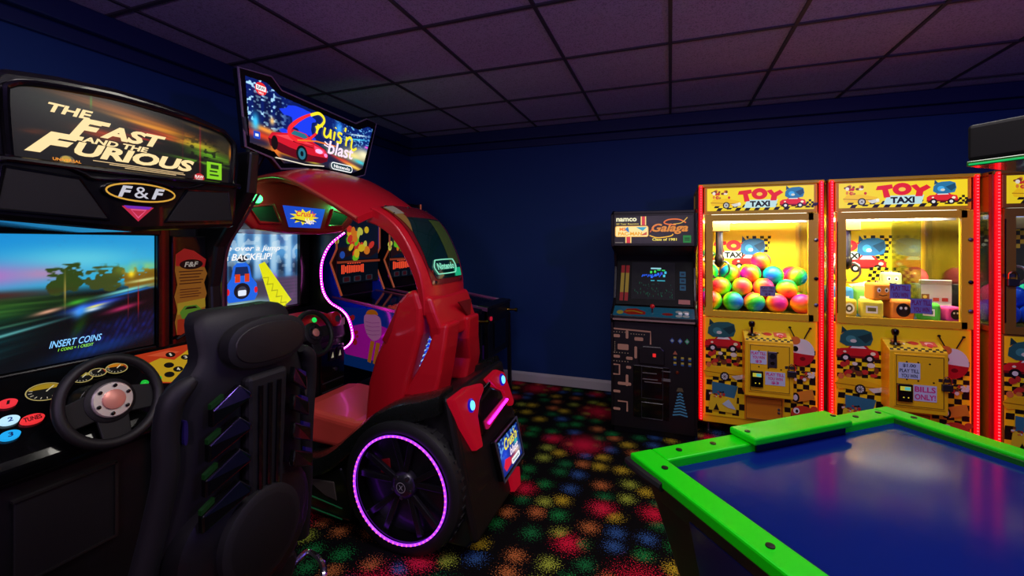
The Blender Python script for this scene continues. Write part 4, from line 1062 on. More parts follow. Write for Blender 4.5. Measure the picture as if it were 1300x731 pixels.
# ================================================================ two pinball tables along the left wall
def pinball(yc, label, side_col, side_art, glowy, front_x=-1.47, w=.28, zt=.0):
    t = thing('pinball_machine', label, 'pinball', (-2.1, yc, 0))
    ya, yb = yc - w, yc + w
    zb, zf = 1.07 + zt, .93 + zt          # top of the cabinet at back and front
    pr = [(-2.86, .60), (-2.86, 1.90), (-2.47, 1.90), (-2.47, 1.45), (-2.53, 1.34), (-2.42, zb), (front_x, zf), (front_x, .50)]
    body = mat(side_col, .12, coat=.6)
    for y0 in (ya, yb - .02):
        s_ = MB().prism([(x, y0, z) for x, z in pr], (0, .02, 0)).build('cabinet_side', body, t, bevel=.004)
        if y0 == ya:
            a = Art((-2.52, ya, 0), **YF, glow=glowy, rough=.12); side_art(a); a.build('side_artwork', s_)  # glow put into the unlit side print to brighten it
    MB().box(front_x - .03, ya, .50, front_x, yb, zf).build('cabinet_front', black, t, bevel=.004)
    MB().prism([(-2.52, ya + .02, .62), (-2.52, ya + .02, .90), (front_x - .03, ya + .02, .78), (front_x - .03, ya + .02, .52)], (0, 2 * w - .04, 0)).build('playfield', mat((20, 22, 30), .3), t)
    for y0 in (ya - .003, yb - .022):
        MB().prism([(-2.50, y0, zb - .005), (-2.50, y0, zb + .012), (front_x, y0, zf + .012), (front_x, y0, zf - .022)], (0, .025, 0)).build('side_rail', mat((190, 110, 170), .3, metal=.7), t, bevel=.003)
    MB().prism([(front_x - .09, ya, zf + .008), (front_x + .01, ya, zf - .002), (front_x + .01, ya, zf + .022), (front_x - .09, ya, zf + .032)], (0, 2 * w, 0)).build('lockdown_bar', mat((40, 40, 44), .3, metal=.6), t, bevel=.006)
    MB().prism([(-2.48, ya + .02, zb + .002), (front_x - .08, ya + .02, zf + .008), (front_x - .08, ya + .02, zf + .012), (-2.48, ya + .02, zb + .006)], (0, 2 * w - .04, 0)).build('playfield_glass', glass_mat('clear_glass'), t)
    for y0 in (ya + .01, yb - .01):
        MB().tube([(-2.465, y0, 1.90), (-2.465, y0, 1.45), (-2.525, y0, 1.34), (-2.415, y0, zb + .015)], .008, 6).build('edge_molding', mat((235, 110, 60), .35, glow=.25), t)
    # bits on the playfield
    rnd = random.Random(int(yc * 10))
    for k in range(7):
        x = -2.4 + .8 * rnd.random(); y = ya + .06 + (2 * w - .12) * rnd.random(); z = .90 - (x + 2.52) * .115
        MB().lathe([(.035, 0), (.035, .03), (.045, .035), (.045, .05), (0, .055)], (x, y, z), (0, 0, 1), 12).build('bumper', mat(rnd.choice([(190, 60, 40), (200, 190, 180), (60, 90, 190), (210, 150, 40)]), .35), t, smooth=True)
    ap = Art((front_x - .36, ya + .03, .815), (1, 0, -.0), (0, 1, 0), (0, 0, 1), glow=.35)
    ap.poly([(.0, .06), (.22, .03), (.22, .22), (.0, .20)], (200, 60, 34))
    for k in range(4): ap.rect(.03 + k * .045, .07, .055 + k * .045, .18, (250, 190, 120))
    ap.build('apron_card', t)
    # backbox
    box('backbox', -2.86, ya + .021, 1.16 + zt, -2.47, yb - .021, 1.895 + zt, black, t, .01)
    box('backbox_neck', -2.86, ya + .02, .60, -2.53, yb - .02, 1.17 + zt, black, t, .01)
    a = Art((-2.468, yc, 1.2 + zt), **XF, glow=.5)
    a.rect(-.25, .16, .25, .66, (16, 26, 46)).poly([(-.25, .16), (-.1, .20), (.12, .17), (.25, .22), (.25, .28), (-.25, .26)], (40, 20, 24))
    for k in range(34):
        a.ell(-.06 + rnd.gauss(0, .09), .30 + rnd.gauss(0, .07), .02 + .03 * rnd.random(), .02 + .02 * rnd.random(), rnd.choice([(240, 60, 50), (250, 210, 40), (120, 220, 40), (40, 90, 200), (250, 140, 40), (230, 230, 90)]), rot=90 * rnd.random(), n=10)
    a.build('translite', t)
    MB().box(-2.47, ya + .02, 1.335 + zt, -2.455, yb - .02, 1.352 + zt).build('translite_trim', mat((215, 90, 56), .35, glow=.25), t)
    a = Art((-2.468, yc, 1.2 + zt), **XF, glow=.8)
    a.rect(-.25, -.03, .25, .13, (14, 22, 34), .3)
    for k in range(13):
        h_ = rnd.uniform(.045, .075); y_ = -.215 + k * .021; a.rect(y_, .085 - h_ / 2, y_ + .015, .085 + h_ / 2, (255, 80, 46))
    for k in range(6): a.rect(-.15 + k * .028, .128, -.13 + k * .028, .135, (250, 80, 46))
    for y in (-.16, -.03, .12): a.rrect(y - .045, -.02, y + .045, .025, .008, (60, 70, 84), .3).rrect(y - .03, -.015, y + .03, .02, .006, (70, 20, 28), .4)
    a.build('dot_display', t)
    # front door, plunger, buttons
    box('coin_door', front_x, yc - .14, .56, front_x + .008, yc + .14, .80, gloss_black, t, .004)
    MB().lathe([(.016, 0), (.010, .02), (.010, .07), (.020, .075), (.020, .095), (0, .10)], (front_x, yb - .06, .86), (1, 0, 0), 12).build('plunger', mat((190, 150, 60), .25, metal=1.0), t, smooth=True)
    MB().lathe([(.018, 0), (.018, .012), (0, .014)], (front_x, ya + .07, .84), (1, 0, 0), 12).build('start_button', mat((220, 30, 60), .3, glow=.5), t, smooth=True)
    MB().lathe([(.013, 0), (.013, .012), (0, .014)], (front_x - .12, ya, .86), (0, -1, 0), 12).build('flipper_button', mat((220, 40, 40), .3), t, smooth=True)
    for x in (-2.46, front_x - .04):
        for y in (ya + .01, yb - .01):
            MB().tube([(x + .03, y, .82 if x > -2 else .9), (x + .045, y, .03)], .022, 4).build('leg', mat((40, 36, 40), .35, metal=.6), t)
            MB().lathe([(.012, .0), (.03, .005), (.03, .0), (0, .0)][:3] + [(.012, .04)], (x + .045, y, 0), (0, 0, 1), 10).build('leg_leveler', steel, t)
    return t


def side_art_1(a):
    a.rect(.0, .60, 1.0, 1.0, (20, 60, 190)).poly([(.02, .60), (.02, .72), (.10, .80), (.22, .86), (.40, .90), (.60, .84), (.60, .56), (.3, .56)], (236, 30, 220))
    a.poly([(.05, .61), (.10, .75), (.16, .62)], (20, 60, 190)).poly([(.0, .57), (.62, .50), (.62, .585), (.0, .655)], (14, 70, 160))
    rnd = random.Random(4)
    for k in range(12): a.ell(.08 + .34 * rnd.random(), .72 + .22 * rnd.random(), .012 + .018 * rnd.random(), .010 + .014 * rnd.random(), (226, 40, 50), n=7, rot=180 * rnd.random())
    a.line(smooth_path([(.04, 1.02), (.05, .96), (.12, .93), (.20, .90), (.22, .84)], 6), .014, (225, 40, 250))  # mirror line of the neon edge on the glossy side, painted in
    # loose cartoon shapes: orange dome, lilac cloud, orange stripes
    a.ell(.40, .955, .055, .04, (240, 140, 30), a0=0, a1=180)
    a.poly(smooth_path([(.335, .95), (.33, .88), (.36, .80), (.42, .76), (.48, .80), (.48, .92), (.44, .955), (.39, .955)], 4, True), (236, 150, 214))
    for k in range(4): a.line([(.345, .90 - k * .03), (.40, .893 - k * .03), (.47, .90 - k * .03)], .004, (190, 90, 180))
    a.poly([(.36, .60), (.39, .76), (.425, .755), (.39, .59)], (236, 140, 40)).poly([(.41, .59), (.44, .75), (.475, .745), (.44, .58)], (236, 140, 40))


def side_art_2(a):
    a.poly([(.55, .60), (.80, .56), (.98, .60), (.98, .86), (.6, .90)], (14, 24, 66)).poly([(.86, .60), (.93, .60), (.93, .80), (.88, .82)], (140, 160, 40)).poly([(.70, .62), (.80, .60), (.78, .76)], (60, 90, 40)).poly([(.94, .52), (1.02, .50), (1.02, .62), (.94, .62)], (90, 40, 140))


pinball(3.03, 'blue and magenta pinball table right behind the red racing cabinet', (12, 58, 210), side_art_1, .16)
pinball(3.72, 'dark pinball table in the room corner, farthest from the camera', (14, 14, 30), side_art_2, .05)

# ================================================================ upright two-game video cabinet
ug = thing('upright_cabinet', 'black upright video arcade cabinet with pink maze graphics beside the yellow claw machine', 'arcade machine', (-.12, 3.85, 0))
XA, XB = -.44, .19
sp_ = [(3.52, .06), (3.50, .88), (3.45, .91), (3.45, .945), (3.60, 1.00), (3.66, 1.05), (3.74, 1.30), (3.70, 1.42), (3.52, 1.47), (3.50, 1.72), (3.60, 1.755), (4.25, 1.755), (4.25, 0.02), (3.56, .02)]
for x in (XA, XB - .02):
    MB().prism([(x, y, z) for y, z in sp_], (.02, 0, 0)).build('side_panel', black, ug, bevel=.004)
XI, XJ = XA + .02, XB - .02
box('lower_front', XI, 3.515, .06, XJ, 3.56, .885, black, ug, .003)
box('kick_base', XI, 3.57, .0, XJ, 4.2, .08, black, ug, .003)
box('back_panel', XI, 4.20, .08, XJ, 4.24, 1.75, black, ug, .003)
box('top_panel', XI, 3.52, 1.725, XJ, 4.22, 1.745, black, ug, .003)
MB().prism([(XI, 3.455, .915), (XI, 3.455, .94), (XI, 3.60, .995), (XI, 3.66, .995), (XI, 3.66, .90), (XI, 3.50, .885)], (XJ - XI, 0, 0)).build('control_panel', black, ug, bevel=.004)
MB().prism([(XI, 3.655, 1.0), (XI, 3.80, 1.40), (XI, 3.84, 1.40), (XI, 3.70, 1.0)], (XJ - XI, 0, 0)).build('monitor_bezel', mat((9, 9, 10), .5, spec=.15), ug)
MB().prism([(XI, 3.62, 1.47), (XI, 3.84, 1.37), (XI, 3.84, 1.41), (XI, 3.62, 1.50)], (XJ - XI, 0, 0)).build('speaker_panel', mat((34, 33, 33), .6), ug)
box('marquee_box', XI, 3.515, 1.475, XJ, 3.60, 1.725, mat((30, 28, 28), .5), ug, .003)
# marquee print
XW = XJ - XI
a = Art((XI, 3.514, 1.48), **YF, glow=1.0)
a.rect(.01, .015, XW - .01, .225, (40, 37, 37), .5)
a.text('namco', .02, .185, .175, .213, (240, 235, 190), bold=.035).text('20 Year Reunion', .02, .160, .19, .172, (225, 200, 90), bold=.02)
a.rect(.205, .155, .245, .222, (246, 210, 120)).rect(.213, .155, .237, .222, (205, 50, 60)).rect(.09, .018, .135, .08, (246, 210, 120)).rect(.098, .018, .127, .08, (205, 50, 60))
a.rrect(.012, .065, .262, .150, .015, (250, 180, 70)).rrect(.017, .070, .257, .145, .012, (246, 226, 150))
a.poly([(.08, .12), (.11, .145), (.12, .10)], (50, 120, 180)).poly([(.17, .14), (.25, .14), (.22, .11)], (50, 160, 190)).poly([(.20, .075), (.25, .08), (.25, .105)], (200, 80, 50))
a.text('MS.', .045, .112, .10, .138, (240, 120, 40), bold=.035).text('PAC-MAN', .035, .076, .215, .104, (235, 160, 30), bold=.04)
a.text('Galaga', .285, .085, .545, .165, (214, 130, 40), shear=.3, bold=.03)
a.line(smooth_path([(.53, .17), (.48, .195), (.41, .195), (.375, .175), (.40, .16), (.46, .155)], 5), .009, (230, 110, 40)).line(smooth_path([(.44, .16), (.50, .17), (.54, .21)], 5), .006, (220, 170, 60)).line(smooth_path([(.27, .075), (.33, .058), (.42, .07), (.44, .085)], 5), .008, (240, 180, 40)).line(smooth_path([(.275, .10), (.30, .14), (.34, .16)], 5), .006, (220, 100, 30))
a.text('Class of 1981', .29, .035, .465, .055, (246, 225, 90), bold=.025)
a.rect(.51, .02, .565, .075, (24, 130, 50), .8).rect(.52, .05, .555, .058, (10, 70, 24), .6).rect(.52, .036, .555, .044, (10, 70, 24), .6).rect(.012, .018, .075, .023, (150, 140, 130), .7)
a.build('marquee', ug)
# monitor picture and side stripes on the sloping bezel
BV = Vector((0, .145, .40)).normalized(); BN = Vector((0, -.40, .145)).normalized()
a = Art((XI, 3.655, 1.0), (1, 0, 0), BV, BN, glow=.9, rough=.7)
a.rect(.12, .05, .455, .36, (3, 4, 8), .5)
rnd = random.Random(5)
for k in range(10):
    x = .20 + .015 * k; a.line([(x, .235 + .006 * (k % 3)), (x + .012, .255)], .008, (30, 90, 230))
for x, y in ((.265, .265), (.295, .27), (.32, .25), (.345, .255), (.365, .235), (.30, .24), (.375, .262), (.27, .225)): a.rect(x, y, x + .016, y + .020, rnd.choice([(40, 110, 250), (70, 200, 230), (60, 220, 90), (60, 80, 220)]))
a.rect(.27, .30, .35, .312, (150, 210, 220)).rect(.32, .288, .345, .298, (40, 200, 90)).rect(.355, .285, .38, .296, (40, 200, 90)).rect(.27, .20, .30, .207, (60, 180, 200)).rect(.32, .20, .38, .207, (60, 180, 200))
for k in range(46):
    x, y = .14 + .30 * rnd.random(), .06 + .12 * rnd.random(); a.rect(x, y, x + .0025, y + .006 + .012 * rnd.random(), (26, 110, 80), .6, up=False)
a.build('screen', ug)
a = Art((XI, 3.655, 1.0), (1, 0, 0), BV, BN, glow=.18, rough=.7)  # unlit print given a slight glow in place of light from the monitor
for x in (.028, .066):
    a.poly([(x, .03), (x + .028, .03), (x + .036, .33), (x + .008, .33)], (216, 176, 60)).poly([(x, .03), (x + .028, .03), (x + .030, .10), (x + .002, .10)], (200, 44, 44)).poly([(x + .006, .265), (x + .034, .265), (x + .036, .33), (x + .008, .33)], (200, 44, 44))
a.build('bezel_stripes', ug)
a = Art((XI, 3.655, 1.0), (1, 0, 0), BV, BN, glow=.18, rough=.7)  # same monitor light put into this print as a glow
for k in range(3): a.rect(.49, .13 + k * .055, .535, .175 + k * .055, (50, 120, 160)).rect(.50, .145 + k * .055, .525, .16 + k * .055, (16, 50, 90))
a.build('bezel_instructions', ug)
a = Art((XI, 3.655, 1.0), (1, 0, 0), BV, BN, rough=.7)
a.rect(.48, .02, .565, .055, (190, 120, 110))
a.build('bezel_sticker', ug)
# control panel print, stick and buttons
CV = Vector((0, .145, .055)).normalized(); CNn = Vector((0, -.055, .145)).normalized()
a = Art((XI, 3.455, .94), (1, 0, 0), CV, CNn, glow=.10)
a.rect(.0, .0, XW, .15, (44, 140, 180)).poly([(.07, .05), (.10, .11), (.17, .12), (.24, .07), (.24, .03), (.12, .02)], (210, 50, 30)).line([(.09, .07), (.15, .08), (.22, .05)], .012, (240, 190, 40)).ell(.05, .05, .025, .03, (225, 205, 80)).ell(.40, .05, .04, .02, (190, 40, 40))
for x, y in ((.48, .09), (.53, .09), (.48, .03), (.53, .03)): a.ell(x, y, .024, .02, (225, 230, 235))
a.build('control_panel_print', ug)
MB().tube([(XI + .29, 3.52, .96), (XI + .29, 3.515, 1.0)], .007, 8).build('joystick', steel, ug)
MB().sphere((XI + .29, 3.514, 1.012), .018, 12, 8).build('joystick_ball', mat((210, 30, 36), .3), ug, smooth=True)
for x, y in ((.49, .06), (.535, .06)):
    c0 = Vector((XI, 3.455, .94)) + Vector((x, 0, 0)) + CV * y
    MB().lathe([(.015, 0), (.015, .010), (0, .012)], c0, CNn, 14).build('button', mat((230, 235, 240), .3), ug, smooth=True)
MB().box(XI, 3.449, .905, XJ, 3.457, .918).build('control_panel_edge', mat((150, 120, 110), .4), ug)
# maze print on the lower front
def zx(v): return -.44 + (750 + v / 3.45 - 775) * .00565 - XI
def zy(v): return .9 - (350 + v / 3.45 - 405) * .0062
a = Art((XI, 3.5145, 0), **YF, glow=.12); pk = (240, 170, 150)
for x0, y0, x1, y1 in [(97, 256, 128, 269), (155, 236, 167, 272), (195, 263, 235, 278), (117, 297, 168, 322), (195, 303, 207, 355), (97, 346, 128, 358), (157, 350, 187, 363), (157, 390, 180, 402), (155, 428, 167, 478), (118, 462, 180, 475), (97, 499, 130, 510), (97, 575, 130, 586), (197, 545, 210, 598)]:
    a.rrect(zx(x0), zy(y1), zx(x1), zy(y0), .008, pk)
for pl in [[(97, 231), (268, 236), (268, 290)], [(97, 388), (126, 388), (126, 430), (97, 430)], [(118, 546), (162, 546), (162, 588)]]:
    a.line([(zx(x), zy(y)) for x, y in pl], .012, pk)
for k in range(6):
    for y in (245, 335, 372): a.ell(zx(100 + k * 13), zy(y), .004, .004, (235, 200, 170), n=6, up=False)
    a.ell(zx(180 + k * 12), zy(250), .004, .004, (235, 200, 170), n=6, up=False)
    a.ell(zx(104), zy(290 + k * 9), .004, .004, (235, 200, 170), n=6, up=False)
a.build('maze_print', ug)
a = Art((XI, 3.5145, 0), **YF, glow=.12)
for x, c_ in ((363, (60, 90, 190)), (397, (80, 110, 210)), (427, (70, 190, 130))):
    a.poly([(zx(x - 11), zy(267)), (zx(x), zy(254)), (zx(x + 11), zy(267)), (zx(x), zy(280))], c_).ell(zx(x), zy(267), .010, .010, (200, 215, 235))
a.poly([(zx(366), zy(324)), (zx(376), zy(308)), (zx(386), zy(324))], (225, 120, 100))
for x in (375, 407, 438):
    for y in (340, 362): a.rect(zx(x - 6), zy(y + 8), zx(x + 6), zy(y - 7), (235, 200, 90)).rect(zx(x - 6), zy(y + 8), zx(x + 6), zy(y + 1), (70, 110, 190))
a.build('insignia_print', ug)
a = Art((XI, 3.5145, 0), **YF, glow=.12)
for k in range(8):
    y = 488 + k * 12.5; w_ = 10 + k * 3.2; a.line([(zx(397 - w_), zy(y + 3)), (zx(397), zy(y - 3)), (zx(397 + w_), zy(y + 3))], .011, (90, 165, 215))
a.poly([(zx(380), zy(478)), (zx(388), zy(462)), (zx(406), zy(462)), (zx(412), zy(478))], (120, 100, 80))
a.build('beam_print', ug)
cd = box('coin_door', zx(190) + XI, 3.508, zy(605), zx(350) + XI, 3.516, zy(382), gloss_black, ug, .004)
for y0, y1 in ((520, 378), (605, 530)):
    MB().tube([(zx(x) + XI, 3.506, zy(y)) for x, y in ((228, y0), (322, y0), (322, y1 + 8), (228, y1 + 8))], .004, 6, True).build('coin_door_groove', mat((44, 44, 46), .3), cd)
MB().prism([(zx(x) + XI, 3.495, zy(y)) for x, y in ((215, 374), (330, 374), (330, 312), (312, 296), (232, 296), (215, 312))], (0, .02, 0)).build('coin_mechanism', mat((22, 22, 23), .35), ug, bevel=.008)
a = Art((XI, 3.494, 0), **YF, glow=.9); a.rect(zx(278), zy(340), zx(292), zy(325), (230, 40, 40)); a.build('coin_slot_lamp', ug)
a = Art((XI, 3.507, 0), **YF, glow=.0)
for x0, y0, x1, y1 in ((232, 410, 296, 414), (232, 436, 300, 440), (240, 448, 316, 452), (318, 396, 356, 401), (318, 428, 356, 440)): a.rect(zx(x0), zy(y1), zx(x1), zy(y0), (110, 108, 104))
a.build('coin_door_print', ug)
MB().lathe([(.012, 0), (.012, .012), (0, .014)], (zx(385) + XI, 3.514, zy(398)), (0, -1, 0), 10).build('lock', mat((150, 70, 40), .3, metal=.8), ug)
# ================================================================ claw machines
YL = (250, 214, 24); RED = (206, 34, 36); BLU = (40, 116, 160); BLK = (22, 18, 14)


def toy_car(a, x, y, s, col):
    """small rounded cartoon car"""
    a.poly([(x + s * p_, y + s * q) for p_, q in [(-.5, -.12), (-.5, .06), (-.40, .14), (-.22, .16), (-.12, .30), (.16, .30), (.28, .16), (.46, .12), (.5, .0), (.5, -.12)]], col)
    a.poly([(x + s * p_, y + s * q) for p_, q in [(-.17, .16), (-.09, .26), (.12, .26), (.21, .16)]], (236, 236, 226))
    a.rect(x - s * .5, y - s * .12, x + s * .5, y - s * .06, tuple(int(c * .6) for c in col))
    a.ell(x + s * .36, y + s * .03, s * .06, s * .05, (245, 235, 200)).ell(x - s * .30, y + s * .05, s * .04, s * .03, (245, 235, 200))
    for dx in (-.28, .28): a.ell(x + s * dx, y - s * .12, s * .12, s * .12, BLK).ell(x + s * dx, y - s * .12, s * .06, s * .06, (225, 225, 220))


def blob(a, x, y, rx, ry, col):
    dk = tuple(int(c * .65) for c in col); lt = tuple(min(255, int(c * 1.35 + 12)) for c in col)
    a.poly([(x + rx * p_, y + ry * q) for p_, q in [(-1, -.5), (-.95, .3), (-.6, .85), (-.2, 1.0), (.5, 1.05), (.95, .8), (1.05, 0), (.9, -.7), (.2, -.9), (-.6, -.9)]], col)
    a.poly([(x + rx * p_, y + ry * q) for p_, q in [(-.9, .5), (-.85, 1.35), (-.55, .85)]], dk).poly([(x + rx * p_, y + ry * q) for p_, q in [(.1, .2), (.9, .7), (1.0, 0), (.6, -.5)]], dk)
    a.ell(x - rx * .3, y - ry * .1, rx * .32, ry * .42, lt).ell(x - rx * .15, y - ry * .3, rx * .2, ry * .2, (214, 214, 200))


def yellow_car(a, x, y, s):
    a.poly([(x + s * p_, y + s * q) for p_, q in [(-.5, .02), (-.38, .16), (.05, .17), (.5, .06), (.52, -.08), (.3, -.14), (-.45, -.10)]], (240, 190, 20))
    a.line([(x - s * .5, y + s * .02), (x + s * .5, y - s * .04)], s * .025, (170, 120, 10))
    a.ell(x + s * .05, y - s * .09, s * .12, s * .13, BLK).ell(x + s * .05, y - s * .09, s * .08, s * .09, (220, 220, 214))
    for k in range(4):
        q = k * math.pi / 4; a.line([(x + s * .05 - s * .08 * math.cos(q), y - s * .09 - s * .09 * math.sin(q)), (x + s * .05 + s * .08 * math.cos(q), y - s * .09 + s * .09 * math.sin(q))], s * .015, (90, 90, 90))
    a.poly([(x + s * p_, y + s * q) for p_, q in [(.22, -.06), (.5, .0), (.56, -.10), (.34, -.16)]], (214, 214, 206)).ell(x + s * .50, y - s * .04, s * .05, s * .05, (240, 236, 220))


def crowd(a, x, y, s, seed):
    rnd = random.Random(seed)
    for k in range(16):
        a.ell(x + s * rnd.uniform(-.5, .5), y + s * rnd.uniform(-.2, .22), s * rnd.uniform(.05, .11), s * rnd.uniform(.05, .10), rnd.choice([(200, 50, 40), (236, 226, 210), (236, 226, 210), (220, 130, 50), (120, 60, 30), (200, 50, 40), (30, 24, 20)]), n=9)


def title(a, x, y, s, lit=True):
    """TOY in wobbly red letters over TAXI on a pale board"""
    a.poly([(x + s * p_, y + s * q) for p_, q in [(-.46, -.20), (.46, -.20), (.52, .06), (-.36, .06)]], (190, 225, 225))
    a.text('TAXI', x - s * .28, y - s * .17, x + s * .30, y + s * .02, (18, 16, 16), bold=.05)
    def pg(pts): a.poly([(x + s * p_, y + s * q) for p_, q in pts], (224, 34, 44))
    pg([(-.64, .24), (-.60, .36), (-.24, .40), (-.22, .28), (-.34, .25), (-.28, .02), (-.44, .0), (-.48, .24)])
    a.ell(x, y + s * .25, s * .23, s * .185, (224, 34, 44))
    pg([(.20, .34), (.34, .38), (.42, .27), (.58, .36), (.68, .27), (.50, .15), (.48, .02), (.31, .02), (.34, .18)])
    a.ell(x, y + s * .24, s * .085, s * .06, (246, 200, 70))


def dotted_strip(parent, name, pts, w, n, glow=1.6):
    """red light channel with a row of diodes, facing -Y"""
    (x, y, z0), (_, _, z1) = pts
    ch = MB().box(x - w / 2, y, z0, x + w / 2, y + .02, z1).build(name, mat((240, 1, 8), .35, glow=glow), parent, bevel=.004)
    d = MB()
    for k in range(n): d.box(x - .004, y - .004, z0 + (z1 - z0) * (k + .3) / n, x + .004, y + .001, z0 + (z1 - z0) * (k + .7) / n)
    d.build('diode_row', mat((255, 70, 78), .3, glow=2.5), ch)
    return ch


def claw_machine(x0, yf, label, kind):
    W, yb = .84, yf + .70
    t = thing('claw_machine', label, 'claw machine', (x0 + W / 2, yf + .35, 0))
    dim = kind == 'dark'
    body = mat((150, 104, 20), .45) if dim else mat((250, 196, 16), .42, coat=.1)  # dim machine: shade put into darker copies of the yellow
    frame = mat((120, 84, 24), .4) if dim else mat((218, 172, 30), .4, coat=.1)
    def bx(name, a_, b_, c_, d_, e, f, m, bev=.004, par=None): return box(name, x0 + a_, yf + b_, c_, x0 + d_, yf + e, f, m, par or t, bev)
    for xx in (.08, .76):
        for yy in (.10, .62): MB().lathe([(.03, 0), (.03, .012), (.012, .015), (.012, .11)], (x0 + xx, yf + yy, 0), (0, 0, 1), 12).build('foot', steel, t)
    bx('plinth', 0.02, .02, .10, .82, .69, .16, body)
    bx('lower_cabinet', 0.03, .03, .16, .81, .68, .93, body)
    # corner posts
    for xx in (.0, .81): bx('rear_post', xx, .66, .10, xx + .03, .70, 1.95, frame)
    # upper front: sign, window door
    bx('top_cap', 0.0, 0.0, 1.93, .84, .70, 1.955, frame, .006)
    bx('sign_box', .045, .01, 1.72, .795, .12, 1.93, frame, .003)
    a = Art((x0 + .065, yf + .010, 1.745), **YF, glow=.95 if not dim else .75)
    a.rect(0, 0, .71, .175, (244, 214, 30)).checker(.0, .0, .71, .045, 22, 2, BLK, None, .03)
    a.rect(0, .0, .05, .05, (244, 214, 30)).rect(.56, .0, .71, .012, (244, 214, 30)).rect(.10, .0, .18, .01, (244, 214, 30))
    yellow_car(a, .125, .060, .20); crowd(a, .10, .125, .13, 3)
    title(a, .36, .065, .23)
    toy_car(a, .575, .050, .165, (222, 40, 44)); blob(a, .585, .120, .06, .042, BLU)
    a.checker(.66, .01, .705, .07, 3, 4, BLK)
    a.build('lit_sign', t)
    dr = MB()
    dr.box(x0 + .05, yf + .0, .93, x0 + .105, yf + .03, 1.715); dr.box(x0 + .77, yf, .93, x0 + .80, yf + .03, 1.715); dr.box(x0 + .74, yf, .93, x0 + .77, yf + .03, 1.715)
    dr.box(x0 + .105, yf, .93, x0 + .77, yf + .03, .975); dr.box(x0 + .105, yf, 1.665, x0 + .77, yf + .03, 1.715)
    door = dr.build('window_door', frame, t)
    MB().box(x0 + .105, yf + .012, .975, x0 + .77, yf + .018, 1.665).build('window_pane', glass_mat('clear_glass'), door)
    for z in (1.52, 1.24, 1.05): MB().lathe([(.013, 0), (.013, .008), (0, .012)], (x0 + .785, yf, z), (0, -1, 0), 12).build('door_lock', gloss_black if z < 1.3 and z > 1.1 else steel, door)
    MB().box(x0 + .05, yf - .004, 1.0, x0 + .056, yf, 1.65).build('hinge', gloss_black, door)
    # side glass, back wall, lamp in the roof of the prize box
    for xx in (.012, .822): MB().box(x0 + xx, yf + .05, .96, x0 + xx + .006, yf + .65, 1.70).build('side_pane', glass_mat('clear_glass'), t)
    for xx in (.01, .80): bx('side_rail', xx, .04, .93, xx + .03, .67, .965, frame); bx('side_rail', xx, .04, 1.70, xx + .03, .67, 1.93, body)
    bx('prize_floor', .03, .05, .93, .81, .66, .962, mat((40, 60, 90) if kind == 'toys' else (150, 150, 60), .6))
    bk = mat((20, 18, 16), .6) if dim else mat((242, 206, 22), .5)
    bx('back_wall', .03, .655, .96, .81, .675, 1.72, bk, .002)
    bx('box_ceiling', .03, .04, 1.72, .81, .66, 1.735, mat((210, 205, 190), .6), .002)
    a = Art((x0 + .03, yf + .6545, .96), **YF)
    if not dim:
        a.checker(.0, .36, .78, .60, 26, 10, BLK, (244, 214, 30)); a.poly([(0, .36), (.46, .36), (.40, .60), (.0, .60)], (242, 206, 22)).poly([(.55, .34), (.78, .34), (.78, .62), (.60, .62)], (242, 206, 22))
        title(a, .30, .45, .26); toy_car(a, .42, .36, .27, (214, 34, 38)); blob(a, .45, .50, .095, .075, (36, 110, 170))
        crowd(a, .16, .36, .22, 5); yellow_car(a, .20, .22, .42); a.checker(.40, .10, .60, .34, 8, 9, BLK, (244, 214, 30), .04)
        toy_car(a, .08, .44, .14, (50, 130, 50))
    else:
        a.checker(.02, .50, .70, .66, 20, 5, (150, 120, 30)); toy_car(a, .2, .55, .2, (60, 40, 40))
    a.build('back_print', t)
    lamp = bx('interior_lamp', .10, .05, 1.708, .74, .105, 1.72, mat((255, 246, 214), .4, glow=3.0 if not dim else .6), .002)
    al = area('claw_interior_light', (x0 + .42, yf + .078, 1.705), (42, 0, 0), .66, .05, 32 if not dim else 1.5, (1.0, .93, .68) if not dim else (.45, .6, 1.0))
    # gantry, claw
    bx('gantry_rail', .04, .18, 1.655, .80, .21, 1.685, steel, .003)
    cg = bx('claw_carriage', .10, .14, 1.59, .24, .26, 1.665, mat((120, 96, 50), .4, metal=.6), .005)
    c0 = Vector((x0 + .17, yf + .20, 0))
    MB().lathe([(.028, 1.40), (.028, 1.59)], c0, (0, 0, 1), 14).build('claw_cylinder', steel, t, smooth=True)
    hub = MB().lathe([(.012, 1.30), (.036, 1.33), (.036, 1.38), (.02, 1.41)], c0, (0, 0, 1), 14).build('claw_hub', mat((80, 74, 66), .3, metal=.9), t, smooth=True)
    for k in range(3):
        q = math.radians(200 + 120 * k); d = Vector((math.cos(q), math.sin(q), 0))
        MB().tube(smooth_path([c0 + d * .03 + Vector((0, 0, 1.35)), c0 + d * .075 + Vector((0, 0, 1.335)), c0 + d * .085 + Vector((0, 0, 1.27)), c0 + d * .035 + Vector((0, 0, 1.215))], 4), .008, 6).build('claw_prong', steel, hub, smooth=True)
    # clear prize chute
    if kind != 'balls': MB().box(x0 + .604, yf + .19, .965, x0 + .609, yf + .62, 1.66).build('chute_wall', glass_mat('chute_acrylic', (226, 236, 214)), t)
    # lower front print
    bx('front_board', .045, .012, .155, .795, .032, .925, mat((120, 88, 16), .45) if dim else mat((250, 212, 20), .45), .003)
    a = Art((x0, yf + .0115, 0), **YF)
    a.rect(.055, .165, .785, .915, (250, 220, 22))
    a.checker(.055, .545, .31, .745, 7, 7, BLK).checker(.055, .315, .31, .475, 6, 4, BLK, None, .01).checker(.055, .175, .335, .315, 6, 3, BLK).checker(.28, .345, .66, .378, 9, 1, BLK)
